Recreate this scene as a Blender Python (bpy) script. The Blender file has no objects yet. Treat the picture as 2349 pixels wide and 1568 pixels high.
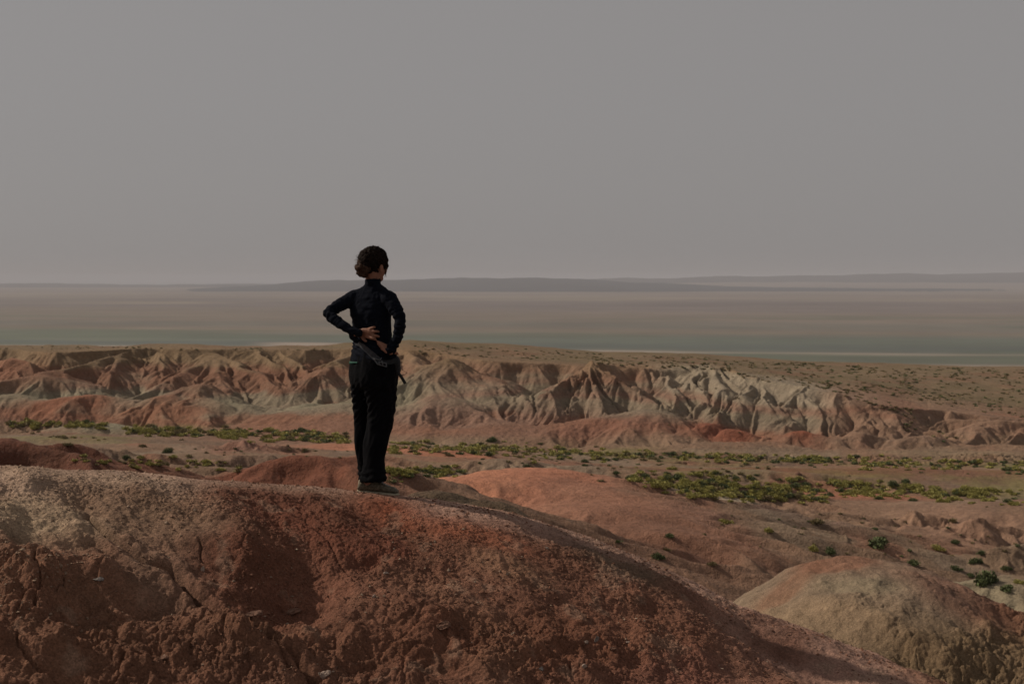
import bpy, bmesh, math, random
import numpy as np
from mathutils import Vector, Matrix
R = math.radians
C = bpy.context.scene.collection
SC = bpy.context.scene
random.seed(7)
rng = np.random.default_rng(7)

# ------------------------------------------------------------------ camera, sky, sun, exposure
F = 3589.0            # focal length measured in the units used for layout (photo 2349 units wide)
HZ = 640.0            # eye-level line in those units
CX = 1174.5
cam_d = bpy.data.cameras.new('camera'); cam = bpy.data.objects.new('camera', cam_d); C.objects.link(cam)
cam_d.sensor_width = 36; cam_d.lens = 36 * F / 2349.0
cam_d.shift_y = -(784 - HZ) / 2349.0
cam_d.clip_start = 0.1; cam_d.clip_end = 90000
cam_d.dof.use_dof = True; cam_d.dof.focus_distance = 10.2; cam_d.dof.aperture_fstop = 8.0
cam.rotation_euler = (R(90), 0, 0)
SC.camera = cam
SUN_EL, SUN_AZ = R(36.0), R(18.0)      # azimuth: left of frame, that far behind the picture plane
sun_dir = Vector((-math.cos(SUN_EL) * math.cos(SUN_AZ), math.cos(SUN_EL) * math.sin(SUN_AZ), math.sin(SUN_EL)))
w = bpy.data.worlds.new('World'); SC.world = w; w.use_nodes = True
nt = w.node_tree; nt.nodes.clear()
sky = nt.nodes.new('ShaderNodeTexSky'); sky.sky_type = 'NISHITA'; sky.sun_disc = False
sky.sun_elevation = SUN_EL; sky.sun_rotation = math.atan2(sun_dir.x, sun_dir.y)
sky.air_density = 1.0; sky.dust_density = 6.0; sky.ozone_density = 1.0; sky.altitude = 1200
hs = nt.nodes.new('ShaderNodeHueSaturation'); hs.inputs['Saturation'].default_value = 0.25
mx = nt.nodes.new('ShaderNodeMix'); mx.data_type = 'RGBA'; mx.inputs[0].default_value = 0.88   # thick dust veil over the sky
mx.inputs[7].default_value = (3.0, 2.84, 2.80, 1)
bg = nt.nodes.new('ShaderNodeBackground'); bg.inputs['Strength'].default_value = 0.11
wo = nt.nodes.new('ShaderNodeOutputWorld')
nt.links.new(sky.outputs[0], hs.inputs['Color']); nt.links.new(hs.outputs[0], mx.inputs[6])
nt.links.new(mx.outputs[2], bg.inputs['Color']); nt.links.new(bg.outputs[0], wo.inputs['Surface'])
sl = bpy.data.lights.new('sun', 'SUN'); so = bpy.data.objects.new('sun', sl); C.objects.link(so)
sl.energy = 4.3; sl.angle = R(0.8); sl.color = (1.0, 0.88, 0.74)
so.rotation_euler = sun_dir.to_track_quat('Z', 'Y').to_euler()
so.location = sun_dir * 50
SC.view_settings.view_transform = 'Standard'; SC.view_settings.look = 'None'
SC.view_settings.exposure = -0.35; SC.view_settings.gamma = 1.0
SC.cycles.use_denoising = True
SC.cycles.volume_bounces = 1
SC.cycles.max_bounces = 5; SC.cycles.diffuse_bounces = 3

# ------------------------------------------------------------------ helpers
def W(px, py, Y):                 # a layout point at real distance Y
    return Vector(((px - CX) / F * Y, Y, -(py - HZ) / F * Y))

def _h(ix, iy, seed):
    n = (ix.astype(np.int64) * 374761393 + iy.astype(np.int64) * 668265263 + seed * 1442695041) & 0xffffffff
    n = ((n ^ (n >> 13)) * 1274126177) & 0xffffffff
    n = ((n ^ (n >> 16)) * 2246822519) & 0xffffffff
    n = n ^ (n >> 15)
    return (n & 0xffffff).astype(np.float32) / 16777216.0

def vn(x, y, seed=0):             # value noise -1..1
    ix = np.floor(x); iy = np.floor(y); fx = (x - ix).astype(np.float32); fy = (y - iy).astype(np.float32)
    fx = fx * fx * fx * (fx * (fx * 6 - 15) + 10); fy = fy * fy * fy * (fy * (fy * 6 - 15) + 10)
    a = _h(ix, iy, seed); b = _h(ix + 1, iy, seed); c = _h(ix, iy + 1, seed); d = _h(ix + 1, iy + 1, seed)
    return ((a + (b - a) * fx) * (1 - fy) + (c + (d - c) * fx) * fy) * 2 - 1

def fbm(x, y, oct=4, seed=0, gain=0.5, rot=0.6):
    s = 0; a = 1.0; t = 0; cr, sr = math.cos(rot), math.sin(rot)
    for o in range(oct):
        s = s + a * vn(x, y, seed + o * 17); t += a; a *= gain
        x, y = (x * cr - y * sr) * 2.03 + 3.1, (x * sr + y * cr) * 2.03 + 7.7
    return s / t

def cellf(x, y, seed=0, jit=0.85):     # F1, F2, id
    ix = np.floor(x); iy = np.floor(y); fx = (x - ix).astype(np.float32); fy = (y - iy).astype(np.float32)
    f1 = np.full(x.shape, 9, np.float32); f2 = f1.copy(); idn = np.zeros_like(f1)
    for i in (-1, 0, 1):
        for j in (-1, 0, 1):
            hx = _h(ix + i, iy + j, seed); hy = _h(ix + i, iy + j, seed + 91)
            dx = i + 0.5 + (hx - .5) * jit - fx; dy = j + 0.5 + (hy - .5) * jit - fy
            d = dx * dx + dy * dy
            nr = d < f1
            f2 = np.where(nr, f1, np.minimum(f2, d)); idn = np.where(nr, hx, idn); f1 = np.where(nr, d, f1)
    return np.sqrt(f1), np.sqrt(f2), idn

def gully(x, y, dx, dy, seed):         # stripes that run down the slope, with their derivative
    ix = np.floor(x); iy = np.floor(y); fx = (x - ix).astype(np.float32); fy = (y - iy).astype(np.float32)
    v = 0; gx = 0; gy = 0; wt = 1e-6
    for i in (-1, 0, 1):
        for j in (-1, 0, 1):
            hx = _h(ix + i, iy + j, seed); hy = _h(ix + i, iy + j, seed + 31)
            px = fx - i - hx; py = fy - j - hy
            ww = np.exp(-2.0 * (px * px + py * py)); ph = (px * dx + py * dy) * (2 * math.pi)
            s = np.sin(ph)
            v = v + np.cos(ph) * ww; gx = gx - s * dx * ww; gy = gy - s * dy * ww; wt = wt + ww
    return v / wt, gx / wt, gy / wt

def sst(a, b, x):
    t = np.clip((x - a) / (b - a), 0, 1); return t * t * (3 - 2 * t)

def smax(a, b, k):
    h = np.clip(0.5 + 0.5 * (a - b) / k, 0, 1)
    return b + (a - b) * h + k * h * (1 - h)

def grad(z, u, v):                     # on a grid X = u*v, Y = v; rows follow v, columns follow u
    zu = np.gradient(z, u, axis=1); zv = np.gradient(z, v, axis=0)
    zx = zu / v[:, None]; return zx, zv - u[None, :] * zx

def tag(o, label=None, cat=None, group=None, kind=None):
    if label: o['label'] = label
    if cat: o['category'] = cat
    if group: o['group'] = group
    if kind: o['kind'] = kind
    return o

def mesh_np(name, verts, faces, mat, parent=None, col=None, smooth=True, link=True):
    verts = np.asarray(verts, np.float32); faces = np.asarray(faces, np.int32)
    m = bpy.data.meshes.new(name); k = faces.shape[1]
    m.vertices.add(len(verts)); m.vertices.foreach_set('co', verts.ravel())
    m.loops.add(faces.size); m.loops.foreach_set('vertex_index', faces.ravel())
    m.polygons.add(len(faces)); m.polygons.foreach_set('loop_start', np.arange(0, faces.size, k, dtype=np.int32))
    m.polygons.foreach_set('use_smooth', np.full(len(faces), smooth, bool))
    m.update(calc_edges=True)
    if col is not None:
        a = m.color_attributes.new('soil', 'FLOAT_COLOR', 'POINT')
        c4 = np.ones((len(verts), 4), np.float32); c4[:, :3] = col; a.data.foreach_set('color', c4.ravel())
    m.materials.append(mat)
    o = bpy.data.objects.new(name, m)
    if link: C.objects.link(o)
    if parent: o.parent = parent
    return o

def grid_mesh(name, X, Y, Z, mat, col=None):
    nr, nc = Z.shape
    idx = np.arange(nr * nc, dtype=np.int32).reshape(nr, nc)
    f = np.stack([idx[:-1, :-1], idx[:-1, 1:], idx[1:, 1:], idx[1:, :-1]], -1).reshape(-1, 4)
    v = np.stack([X, Y, Z], -1).reshape(-1, 3)
    return mesh_np(name, v, f, mat, col=None if col is None else col.reshape(-1, 3))

def mixc(c, target, m):
    m = m[..., None]; return c * (1 - m) + np.asarray(target, np.float32) * m

# ------------------------------------------------------------------ materials
def soil_mat(name, scales, bump, speck=0.0, rough=0.95):
    """soil whose broad colour comes from the 'soil' attribute, broken up by noise and relief"""
    m = bpy.data.materials.new(name); m.use_nodes = True; n = m.node_tree.nodes; l = m.node_tree.links
    b = n['Principled BSDF']; b.inputs['Roughness'].default_value = rough
    b.inputs['Specular IOR Level'].default_value = 0.15
    at = n.new('ShaderNodeAttribute'); at.attribute_name = 'soil'
    tc = n.new('ShaderNodeTexCoord'); prev = at.outputs['Color']
    for i, (sc_, lo, hi) in enumerate(scales):
        no = n.new('ShaderNodeTexNoise'); no.inputs['Scale'].default_value = sc_; no.inputs['Detail'].default_value = 6
        no.inputs['Roughness'].default_value = 0.62
        l.new(tc.outputs['Object'], no.inputs['Vector'])
        mr = n.new('ShaderNodeMapRange'); mr.inputs[1].default_value = 0.3; mr.inputs[2].default_value = 0.7
        mr.inputs[3].default_value = lo; mr.inputs[4].default_value = hi
        l.new(no.outputs['Fac'], mr.inputs[0])
        vm = n.new('ShaderNodeVectorMath'); vm.operation = 'SCALE'
        l.new(prev, vm.inputs[0]); l.new(mr.outputs[0], vm.inputs['Scale']); prev = vm.outputs[0]
    if speck:
        vo = n.new('ShaderNodeTexVoronoi'); vo.inputs['Scale'].default_value = speck
        l.new(tc.outputs['Object'], vo.inputs['Vector'])
        sep = n.new('ShaderNodeSeparateColor'); l.new(vo.outputs['Color'], sep.inputs[0])
        mr = n.new('ShaderNodeMapRange'); mr.inputs[1].default_value = 0.0; mr.inputs[2].default_value = 1.0
        mr.inputs[3].default_value = 0.80; mr.inputs[4].default_value = 1.24
        l.new(sep.outputs[0], mr.inputs[0])
        vm = n.new('ShaderNodeVectorMath'); vm.operation = 'SCALE'
        l.new(prev, vm.inputs[0]); l.new(mr.outputs[0], vm.inputs['Scale']); prev = vm.outputs[0]
    l.new(prev, b.inputs['Base Color'])
    nrm = None
    for sc_, dist, st in bump:
        no = n.new('ShaderNodeTexNoise'); no.inputs['Scale'].default_value = sc_; no.inputs['Detail'].default_value = 5
        no.inputs['Roughness'].default_value = 0.65
        l.new(tc.outputs['Object'], no.inputs['Vector'])
        bp = n.new('ShaderNodeBump'); bp.inputs['Strength'].default_value = st; bp.inputs['Distance'].default_value = dist
        l.new(no.outputs['Fac'], bp.inputs['Height'])
        if nrm: l.new(nrm, bp.inputs['Normal'])
        nrm = bp.outputs[0]
    if nrm: l.new(nrm, b.inputs['Normal'])
    return m

def plain_mat(name, col, rough=0.8, spec=0.3, noise=None, bump=None, sheen=0):
    m = bpy.data.materials.new(name); m.use_nodes = True; n = m.node_tree.nodes; l = m.node_tree.links
    b = n['Principled BSDF']; b.inputs['Base Color'].default_value = (*col, 1); b.inputs['Roughness'].default_value = rough
    b.inputs['Specular IOR Level'].default_value = spec
    if sheen: b.inputs['Sheen Weight'].default_value = sheen
    tc = n.new('ShaderNodeTexCoord')
    if noise:
        no = n.new('ShaderNodeTexNoise'); no.inputs['Scale'].default_value = noise[0]; no.inputs['Detail'].default_value = 4
        l.new(tc.outputs['Object'], no.inputs['Vector'])
        cr = n.new('ShaderNodeValToRGB'); cr.color_ramp.elements[0].position = .35; cr.color_ramp.elements[1].position = .68
        cr.color_ramp.elements[0].color = (*[c * noise[1] for c in col], 1); cr.color_ramp.elements[1].color = (*[min(1, c * noise[2]) for c in col], 1)
        l.new(no.outputs['Fac'], cr.inputs[0]); l.new(cr.outputs[0], b.inputs['Base Color'])
    if bump:
        no = n.new('ShaderNodeTexNoise'); no.inputs['Scale'].default_value = bump[0]; no.inputs['Detail'].default_value = 4
        l.new(tc.outputs['Object'], no.inputs['Vector'])
        bp = n.new('ShaderNodeBump'); bp.inputs['Distance'].default_value = bump[1]; bp.inputs['Strength'].default_value = bump[2]
        l.new(no.outputs['Fac'], bp.inputs['Height']); l.new(bp.outputs[0], b.inputs['Normal'])
    return m

M_near = soil_mat('near_soil', [(1.3, .86, 1.14), (9, .8, 1.2), (70, .78, 1.22)], [(18, .03, .6), (90, .014, 1.0)], speck=110)
M_mid = soil_mat('mid_soil', [(.22, .85, 1.15), (1.6, .80, 1.2), (7, .82, 1.18)], [(1.8, .4, .8), (7, .12, .8)])
M_plain = soil_mat('plain_soil', [(.0012, .93, 1.07), (.01, .93, 1.07)], [])
M_far = soil_mat('far_rock', [(.002, .85, 1.15)], [])

TAN = np.array((.270, .178, .105)); BROWN = np.array((.215, .122, .082)); GREY = np.array((.285, .245, .185))
PINK = np.array((.320, .185, .140)); RED = np.array((.330, .130, .078)); DKRED = np.array((.185, .072, .046)); PALE = np.array((.42, .32, .26))

# ------------------------------------------------------------------ plain to the horizon and the far hills
def far_ground():
    v = np.concatenate([np.linspace(-400, 900, 8), np.geomspace(1000, 27000, 400)])
    xs = np.linspace(-1, 1, 261); u = np.sign(xs) * np.abs(xs) ** 1.3 * 1.1
    wid = np.maximum(v, 3000)
    X = u[None, :] * wid[:, None]; Y = np.repeat(v[:, None], len(u), 1)
    Z = -100 + 0 * X
    Z = Z + (4 + 80 * sst(-.03, .16, X / np.maximum(Y, 3000))) * sst(12500, 23000, Y) + vn(X / 900, Y / 500, 5) * 2.0 * sst(2500, 8000, Y)
    Z = Z - 34 * sst(19000, 26500, Y) * (1 - sst(-.03, .10, X / np.maximum(Y, 3000)))
    py = HZ + 100 * F / np.maximum(Y, 900)       # used only as a depth scale: 835 = 1.84 km ... 690 = 7.2 km
    wob = vn(X / 1900, Y / 1300, 3) * 9 + vn(X / 500, Y / 300, 4) * 4 + vn(X / 160, Y / 60, 8) * 1.6 + X / np.maximum(Y, 900) * 22
    q = py - wob
    c = np.empty(X.shape + (3,), np.float32); c[:] = (.205, .150, .125)
    def band(a, b, col, s=3):
        nonlocal c; s = s * 1.9 + 1.2
        col = np.array(col) * (1 - .30) + np.array((.195, .150, .120)) * .30; c = mixc(c, col, sst(a - s, a + s, q) * (1 - sst(b - s, b + s, q)))
    band(640, 688, (.25, .175, .15)); band(686, 691, (.33, .24, .18), 1.5); band(693, 716, (.19, .135, .13)); band(716, 738, (.23, .16, .125), 6)
    band(738, 752, (.165, .14, .115), 4); band(756, 766, (.22, .16, .115), 3)
    band(768, 800, (.125, .145, .115), 4); band(786, 797, (.085, .105, .095), 2)
    band(801, 806, (.46, .34, .275), .3); band(806, 826, (.115, .125, .085), 2); band(826, 900, (.44, .31, .245), 1)
    ang = X / np.maximum(Y, 900); c = mixc(c, (.40, .29, .235), sst(788, 792, q) * (1 - sst(806, 809, q)) * sst(-.175, -.14, ang) * (1 - sst(-.115, -.10, ang)))
    mleft = 1 - sst(-.27, -.16, X / np.maximum(Y, 900))
    c = mixc(c, (.17, .16, .115), mleft * sst(758, 766, q) * (1 - sst(786, 790, q)) * .7)
    c *= (1 + .22 * fbm(X / 900, Y / 600, 5, 12) + .12 * fbm(X / 120, Y / 160, 3, 13))[..., None]; pn = sst(.25, .5, fbm(X / 700, Y / 350, 3, 9)) * .5
    c = mixc(c, (.11, .12, .08), pn * sst(700, 740, q))
    o = grid_mesh('ground', X, Y, Z, M_plain, c * np.array((.76, .86, .87), np.float32)); tag(o, 'wide hazy desert plain stretching to the horizon', kind='structure')

def far_range(tab, Yc, depth, zb, seed, col, name, label, rough):
    u = np.linspace(-.62, .62, 900); t = np.linspace(-1, 1, 70)
    px = CX + u * F
    top = -(np.interp(px, [a for a, b in tab], [b for a, b in tab]) - HZ) / F * Yc
    top = top + Yc / F * (1.6 * fbm(px / 60, px * 0 + seed, 4, seed + 9) + .5 * fbm(px / 14, px * 0 + seed, 3, seed + 19))
    X = u[None, :] * (Yc + t[:, None] * depth); Y = np.repeat((Yc + t * depth)[:, None], len(u), 1)
    prof = np.clip(1 - np.abs(t), 0, 1)[:, None] ** 1.1
    n = fbm(X / (depth * .28), Y / (depth * .5), 5, seed)
    rdg = 1 - np.abs(vn(X / (depth * .12), Y / (depth * .4), seed + 5))
    hgt = np.maximum(top - zb, 0)[None, :]
    Z = zb + hgt * prof * (1 - rough * .5 * (1 - prof) * (1 - rdg)) + hgt * rough * .16 * n * prof - 60 * (1 - sst(0, .25, prof)) - 80 * (1 - sst(0, 12, hgt))
    c = np.empty(X.shape + (3,), np.float32); c[:] = col
    c = mixc(c, np.array(col) * .6, sst(.0, .6, n) * .6)
    o = grid_mesh(name, X, Y, Z, M_far, c); tag(o, label, kind='structure')

far_ground()
far_range([(-900, 652), (-300, 652), (0, 649.5), (150, 650), (250, 652), (380, 652.5), (560, 651), (640, 652), (1350, 640), (1440, 636), (1490, 637.5), (1560, 636), (1640, 631.5), (1750, 632), (1900, 629.5), (2050, 626.5), (2150, 626), (2349, 622.5), (3200, 624)],
          21500, 3800, -102, 21, (.030, .028, .034), 'far_hills', 'pale hazy hills along the far horizon', .9)
far_range([(-900, 672), (100, 668), (400, 664), (540, 658), (600, 653), (650, 648), (730, 641.5), (800, 640.5), (905, 640.5), (980, 638.5), (1060, 637), (1110, 636.5), (1160, 639), (1230, 637), (1300, 638.5), (1370, 641), (1450, 646), (1600, 652), (1750, 658), (2349, 664), (3000, 668)],
          14500, 2600, -104, 33, (.030, .034, .044), 'dark_hills', 'low blue grey hills behind the person', .6)

# ------------------------------------------------------------------ middle distance: valley, badlands, tableland
DOM = [  # px, py of the top, distance, rounding radius, slope, stretch across, stretch along, rotation
    (1700, 1212, 118, 1.4, .7, 1.6, 1.1, 0), (1850, 1230, 112, 1.5, .7, 1.7, 1.0, 0), (2080, 1168, 138, 1.8, .7, 1.5, 1.1, 0), (2240, 1188, 128, 1.8, .75, 1.4, 1.1, 0), (1500, 1150, 120, 1.6, .7, 1.6, 1.1, 0),
    (2360, 1250, 104, 2.0, .7, 1.4, 1.1, 0), (1580, 1265, 100, 1.5, .65, 1.7, 1.0, 0), (1410, 1108, 130, 1.6, .6, 1.8, 1.0, 0), (1960, 1195, 126, 1.6, .65, 1.5, 1.0, 0),
    # low mounds in the valley on the left
    (560, 1012, 172, 2.0, .6, 2.0, 1.1, 0), (330, 996, 200, 2, .6, 2.2, 1.0, 0), (650, 998, 205, 2, .55, 2.0, 1.0, 0), (120, 992, 214, 3, .35, 2.5, 1.0, 0), (840, 1044, 150, 2.5, .5, 1.8, 1.1, 0),
    (200, 1028, 150, 2.0, .6, 1.8, 1.1, 0), (350, 1040, 132, 1.8, .65, 1.9, 1.0, 0), (570, 1044, 132, 1.8, .65, 1.8, 1.0, 0), (1160, 1052, 160, 3, .4, 2, 1, 0), (1330, 1070, 150, 3, .35, 2.2, 1, 0), (1700, 1076, 170, 3, .3, 2.6, .9, 0),
    # left half of the badlands
    (20, 823, 284, 4, .55, 1.2, .9, 0), (84, 862, 272, 3, .45, 1.6, .9, .2), (60, 930, 262, 4, .36, 2.4, 1.0, 0),
    (150, 912, 266, 4, .40, 1.9, .8, 0), (215, 905, 260, 3, .40, 1.8, .9, 0), (30, 905, 262, 3, .45, 1.4, 1, 0),
    (455, 880, 262, 3, .55, 1.0, 1.6, .3), (400, 905, 258, 3, .45, 1.3, 1.2, 0), (540, 925, 256, 4, .42, 1.3, 1.2, 0),
    (640, 945, 254, 4, .42, 1.5, 1.1, 0), (720, 925, 257, 4, .42, 1.4, 1.1, 0), (780, 935, 252, 4, .45, 1.4, 1.1, 0),
    (300, 945, 256, 3, .42, 1.6, 1, 0), (160, 925, 258, 3, .5, 1.3, 1, 0), (350, 952, 252, 3, .5, 1.1, 1, 0), (455, 945, 250, 3, .5, 1, 1, 0),
    (600, 930, 262, 4, .4, 1.4, 1, 0),
    # middle
    (1024, 822, 262, 2.0, .60, 1.3, 1.6, 0), (960, 925, 246, 5, .38, 1.8, 1.2, 0), (1004, 885, 252, 4, .50, 1.2, 1.6, .4),
    (1074, 962, 240, 8, .24, 3.2, 1.1, 0), (880, 920, 250, 5, .36, 1.9, 1, 0), (1478, 940, 236, 4, .50, 1.3, 1.4, .5),
    (1400, 955, 234, 3, .45, 1.6, 1.0, 0), (1330, 975, 233, 3, .40, 1.7, 1.0, 0), (1240, 985, 235, 4, .3, 2.0, 1.0, 0),
    (1190, 905, 246, 3, .8, .8, 1.3, 0), (1265, 900, 246, 3, .9, .7, 1.4, 0),
    # right
    (1627, 972, 231, 2.2, .60, 1.3, 1.0, 0), (1690, 985, 229, 2.2, .55, 1.4, 1.0, 0), (1835, 988, 226, 2.4, .60, 1.3, 1.0, 0),
    (1880, 1000, 225, 3, .5, 1.3, 1, 0), (1560, 985, 232, 3, .45, 1.6, 1, 0), (2120, 1000, 224, 3, .5, 1.4, 1, 0), (1980, 990, 226, 2.5, .6, 1.2, 1, 0), (1700, 1015, 222, 3, .3, 3.0, 1, 0),
    (2299, 964, 238, 3, .6, 1.8, 1.1, 0), (2235, 978, 234, 2.2, .65, 1.2, 1.2, 0), (2170, 1000, 230, 2, .6, 1.2, 1, 0), (2120, 1045, 214, 6, .16, 3.4, 1, 0),
    # valley mounds
    (230, 972, 226, 5, .40, 1.7, 1.0, 0), (500, 1005, 200, 7, .22, 2.6, 1.1, 0), (60, 1000, 190, 9, .22, 2.4, 1.2, 0), (270, 1020, 172, 7, .2, 2.6, 1.0, 0),
    (1000, 1034, 186, 3.5, .42, 2.0, 1.1, 0), (790, 1018, 190, 4.5, .34, 2.6, 1.1, 0), (420, 1040, 160, 6, .22, 2.2, 1, 0),
    (-20, 1004, 62, 2.6, .60, 1.9, 1.1, 0),
    (700, 1044, 70, 2.2, .62, 1.9, 1.2, 0), (600, 1066, 72, 2.2, .6, 1.6, 1.1, 0), (440, 1066, 120, 3.0, .40, 2.0, 1.0, 0),
    (1200, 1078, 110, 5.0, .42, 1.5, 1.6, -.2), (1090, 1100, 106, 4.0, .36, 1.9, 1.2, 0), (1340, 1122, 104, 5, .36, 1.5, 1.4, 0), (1400, 1165, 96, 5, .40, 1.5, 1.3, 0),
    (1490, 1215, 90, 4, .55, 1.4, 1.2, 0),
    (990, 1128, 25, .6, .80, 1.3, 1.2, 0), (1110, 1146, 24, .5, 1.0, 1.2, 1.2, 0), (1185, 1178, 23.4, .35, 1.3, .9, 1.2, 0),
    (1640, 1190, 128, 2.0, .62, 2.0, 1.2, .3), (1745, 1160, 140, 2.0, .70, 1.6, 1.1, 0), (1900, 1172, 136, 2.5, .5, 1.8, 1.1, 0), (1430, 1175, 100, 2.5, .6, 1.5, 1.0, 0), (1560, 1130, 150, 3, .5, 2, 1, 0),
    (1960, 1140, 158, 7, .28, 2.2, 1.1, 0), (2120, 1160, 146, 7, .30, 1.8, 1.3, 0), (2330, 1158, 142, 7, .34, 1.7, 1.4, 0), (1560, 1390, 84, 6, .4, 1.6, 1, 0), (2330, 1330, 84, 5, .50, 1.4, 1.2, 0), (1860, 1200, 126, 5, .3, 1.8, 1.1, 0),
    (1880, 1078, 182, 8, .12, 4.5, .8, 0), (2200, 1083, 180, 8, .12, 3.5, .8, 0),
]
SPUR = [  # polylines (px, py, Y), rounding, side slope
    ([(286, 808, 296), (202, 834, 284), (94, 856, 274)], 1.6, .62), ([(286, 808, 296), (255, 850, 282), (232, 900, 270)], 1.6, .6),
    ([(487, 812, 296), (403, 868, 274), (296, 918, 262)], 2.2, .62), ([(487, 812, 296), (500, 850, 280), (520, 890, 268), (545, 925, 260)], 2.2, .6),
    ([(487, 812, 296), (585, 850, 280), (640, 885, 268), (730, 915, 262)], 2.0, .6),
    ([(360, 806, 300), (372, 850, 284), (385, 880, 276)], 1.6, .65),
    ([(580, 800, 300), (640, 838, 284), (680, 880, 272)], 1.5, .8), ([(650, 803, 298), (700, 840, 282), (745, 885, 270)], 1.5, .8),
    ([(850, 800, 296), (770, 830, 280), (735, 860, 270)], 2, .6),
    ([(880, 800, 290), (900, 850, 268), (925, 900, 254)], 2, .7), ([(937, 805, 286), (985, 850, 268), (1060, 905, 252), (1130, 950, 244)], 2, .7),
    ([(1024, 822, 268), (1080, 865, 258), (1120, 905, 248), (1190, 955, 240)], 1.6, .75), ([(1024, 822, 268), (1035, 870, 256), (1050, 930, 244)], 1.5, .75),
    ([(1100, 848, 266), (1150, 880, 254), (1165, 915, 246)], 1.5, .8),
    ([(1360, 829, 256), (1310, 862, 250), (1259, 895, 245), (1226, 965, 237)], 1.2, .85), ([(1360, 829, 256), (1345, 880, 247), (1300, 930, 241), (1255, 972, 236)], 1.0, .85),
    ([(1360, 829, 256), (1368, 880, 247), (1378, 935, 239)], .9, .95), ([(1360, 829, 256), (1420, 862, 250), (1470, 890, 246), (1530, 925, 241)], 1.2, .85),
    ([(1360, 829, 256), (1400, 836, 262), (1530, 848, 262), (1624, 832, 262), (1728, 868, 250), (1845, 888, 244), (1923, 902, 240), (1990, 930, 236), (2060, 952, 233), (2131, 985, 230), (2181, 1032, 224)], 1.4, .62),
    ([(1530, 848, 262), (1545, 890, 249), (1560, 920, 242)], 1.2, .9), ([(1590, 842, 262), (1600, 880, 250), (1615, 920, 241)], 1.2, .9), ([(1624, 838, 260), (1660, 890, 246), (1640, 945, 236)], 1.4, .8),
    ([(1728, 868, 250), (1760, 905, 242), (1790, 950, 234)], 1.2, .85), ([(1728, 868, 250), (1700, 905, 242), (1650, 945, 236)], 1.2, .8),
    ([(1845, 888, 244), (1815, 930, 237), (1800, 975, 230)], 1.2, .85), ([(1845, 888, 244), (1868, 930, 236), (1890, 990, 228)], 1.2, .85),
    ([(1923, 902, 240), (1905, 950, 233), (1930, 1000, 227)], 1.2, .85), ([(1990, 930, 236), (1985, 965, 231), (1945, 1005, 225)], 1.0, .9), ([(1990, 930, 236), (2030, 975, 230), (2060, 1015, 225)], 1.1, .85),
    ([(2060, 952, 233), (2090, 990, 228), (2125, 1025, 224)], 1.1, .85),
    ([(2190, 960, 246), (2299, 962, 242), (2420, 965, 240)], 2, .5), ([(2299, 962, 242), (2250, 985, 234), (2200, 1022, 226)], 1.2, .7), ([(2340, 965, 241), (2330, 990, 233), (2290, 1025, 226)], 1.2, .7),
    ([(20, 820, 286), (50, 860, 275), (70, 890, 268)], 1.6, .7), ([(-120, 815, 290), (-60, 870, 272), (-30, 920, 264)], 2, .6), ([(2420, 965, 240), (2480, 1000, 230)], 2, .6),
]
TP = [-1400, -300, 0, 250, 500, 760, 940, 1150, 1360, 1624, 1845, 2000, 2131, 2349, 2700, 3600]
RIM_Y = [300, 300, 298, 300, 300, 304, 296, 282, 280, 272, 256, 250, 246, 258, 262, 262]
RIM_P = [800, 803, 806, 801, 803, 806, 800, 828, 838, 842, 893, 922, 950, 960, 962, 962]
SKY_P = [797, 796, 792, 797, 795, 801, 780, 787, 803, 813, 828, 833, 838, 842, 846, 850]
SKY_Y = 400.0

def mid_base(u, X, Y):
    px = CX + u * F
    rimY = np.interp(px, TP, RIM_Y) + 0 * Y; rimz = -(np.interp(px, TP, RIM_P) - HZ) / F * rimY
    skz = -(np.interp(px, TP, SKY_P) - HZ) / F * SKY_Y + 0 * Y
    rk = 1 - .7 * sst(1560, 1750, px) * (1 - sst(2020, 2120, px)); rimY = rimY + (9 * vn(X / 17, Y / 60, 41) + 4 * vn(X / 7, Y / 30, 42)) * rk
    floor = np.interp(Y, [0, 8, 14, 20, 30, 60, 100, 150, 200, 330], [-3.5, -4, -6.5, -8.5, -11, -15.5, -20.4, -22.9, -24.3, -24.6])
    floor = floor + (.9 * fbm(X / 22, Y / 22, 3, 51) + .45 * fbm(X / 7, Y / 6, 3, 52)) * sst(20, 80, Y)
    t = sst(0, 1, (Y - rimY) / (SKY_Y - rimY)); plat = rimz + (skz - rimz) * t
    plat = plat + fbm(X / 30, Y / 34, 4, 61) * 1.7 * sst(0, 30, Y - rimY) * (1 - .6 * sst(360, 400, Y))
    d = rimY - Y
    wall = plat - .62 * (np.sqrt(np.maximum(d, 0) ** 2 + 2.5 ** 2) - 2.5) * (d > 0)
    wall = wall - np.maximum(Y - SKY_Y, 0) * .115 - .0008 * np.clip(Y - SKY_Y, 0, 60) ** 2
    z = smax(floor, wall, 1.5)
    z = np.where(Y > SKY_Y, wall, z)
    return np.maximum(z, -104)

def dome_eval(X, Y, d):
    px, py, Yc, r, k, sx, sy, rot = d
    p = W(px, py, Yc); dx = X - p.x; dy = Y - Yc
    # the across axis follows the line of sight so hills face the viewpoint as in the valley
    c, s = math.cos(rot), math.sin(rot); a = (dx * c + dy * s) / sx; b = (-dx * s + dy * c) / sy
    return p.z - k * (np.sqrt(a * a + b * b + r * r) - r)

def spur_eval(X, Y, pts, r, k):
    best = np.full(X.shape, -1e3, np.float32)
    P = [W(*p) for p in pts]
    for A, B in zip(P[:-1], P[1:]):
        ex, ey = B.x - A.x, B.y - A.y; L2 = ex * ex + ey * ey
        t = np.clip(((X - A.x) * ex + (Y - A.y) * ey) / L2, 0, 1)
        dd = (X - A.x - t * ex) ** 2 + (Y - A.y - t * ey) ** 2
        best = np.maximum(best, A.z + (B.z - A.z) * t - k * (np.sqrt(dd + r * r) - r))
    return best

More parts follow.
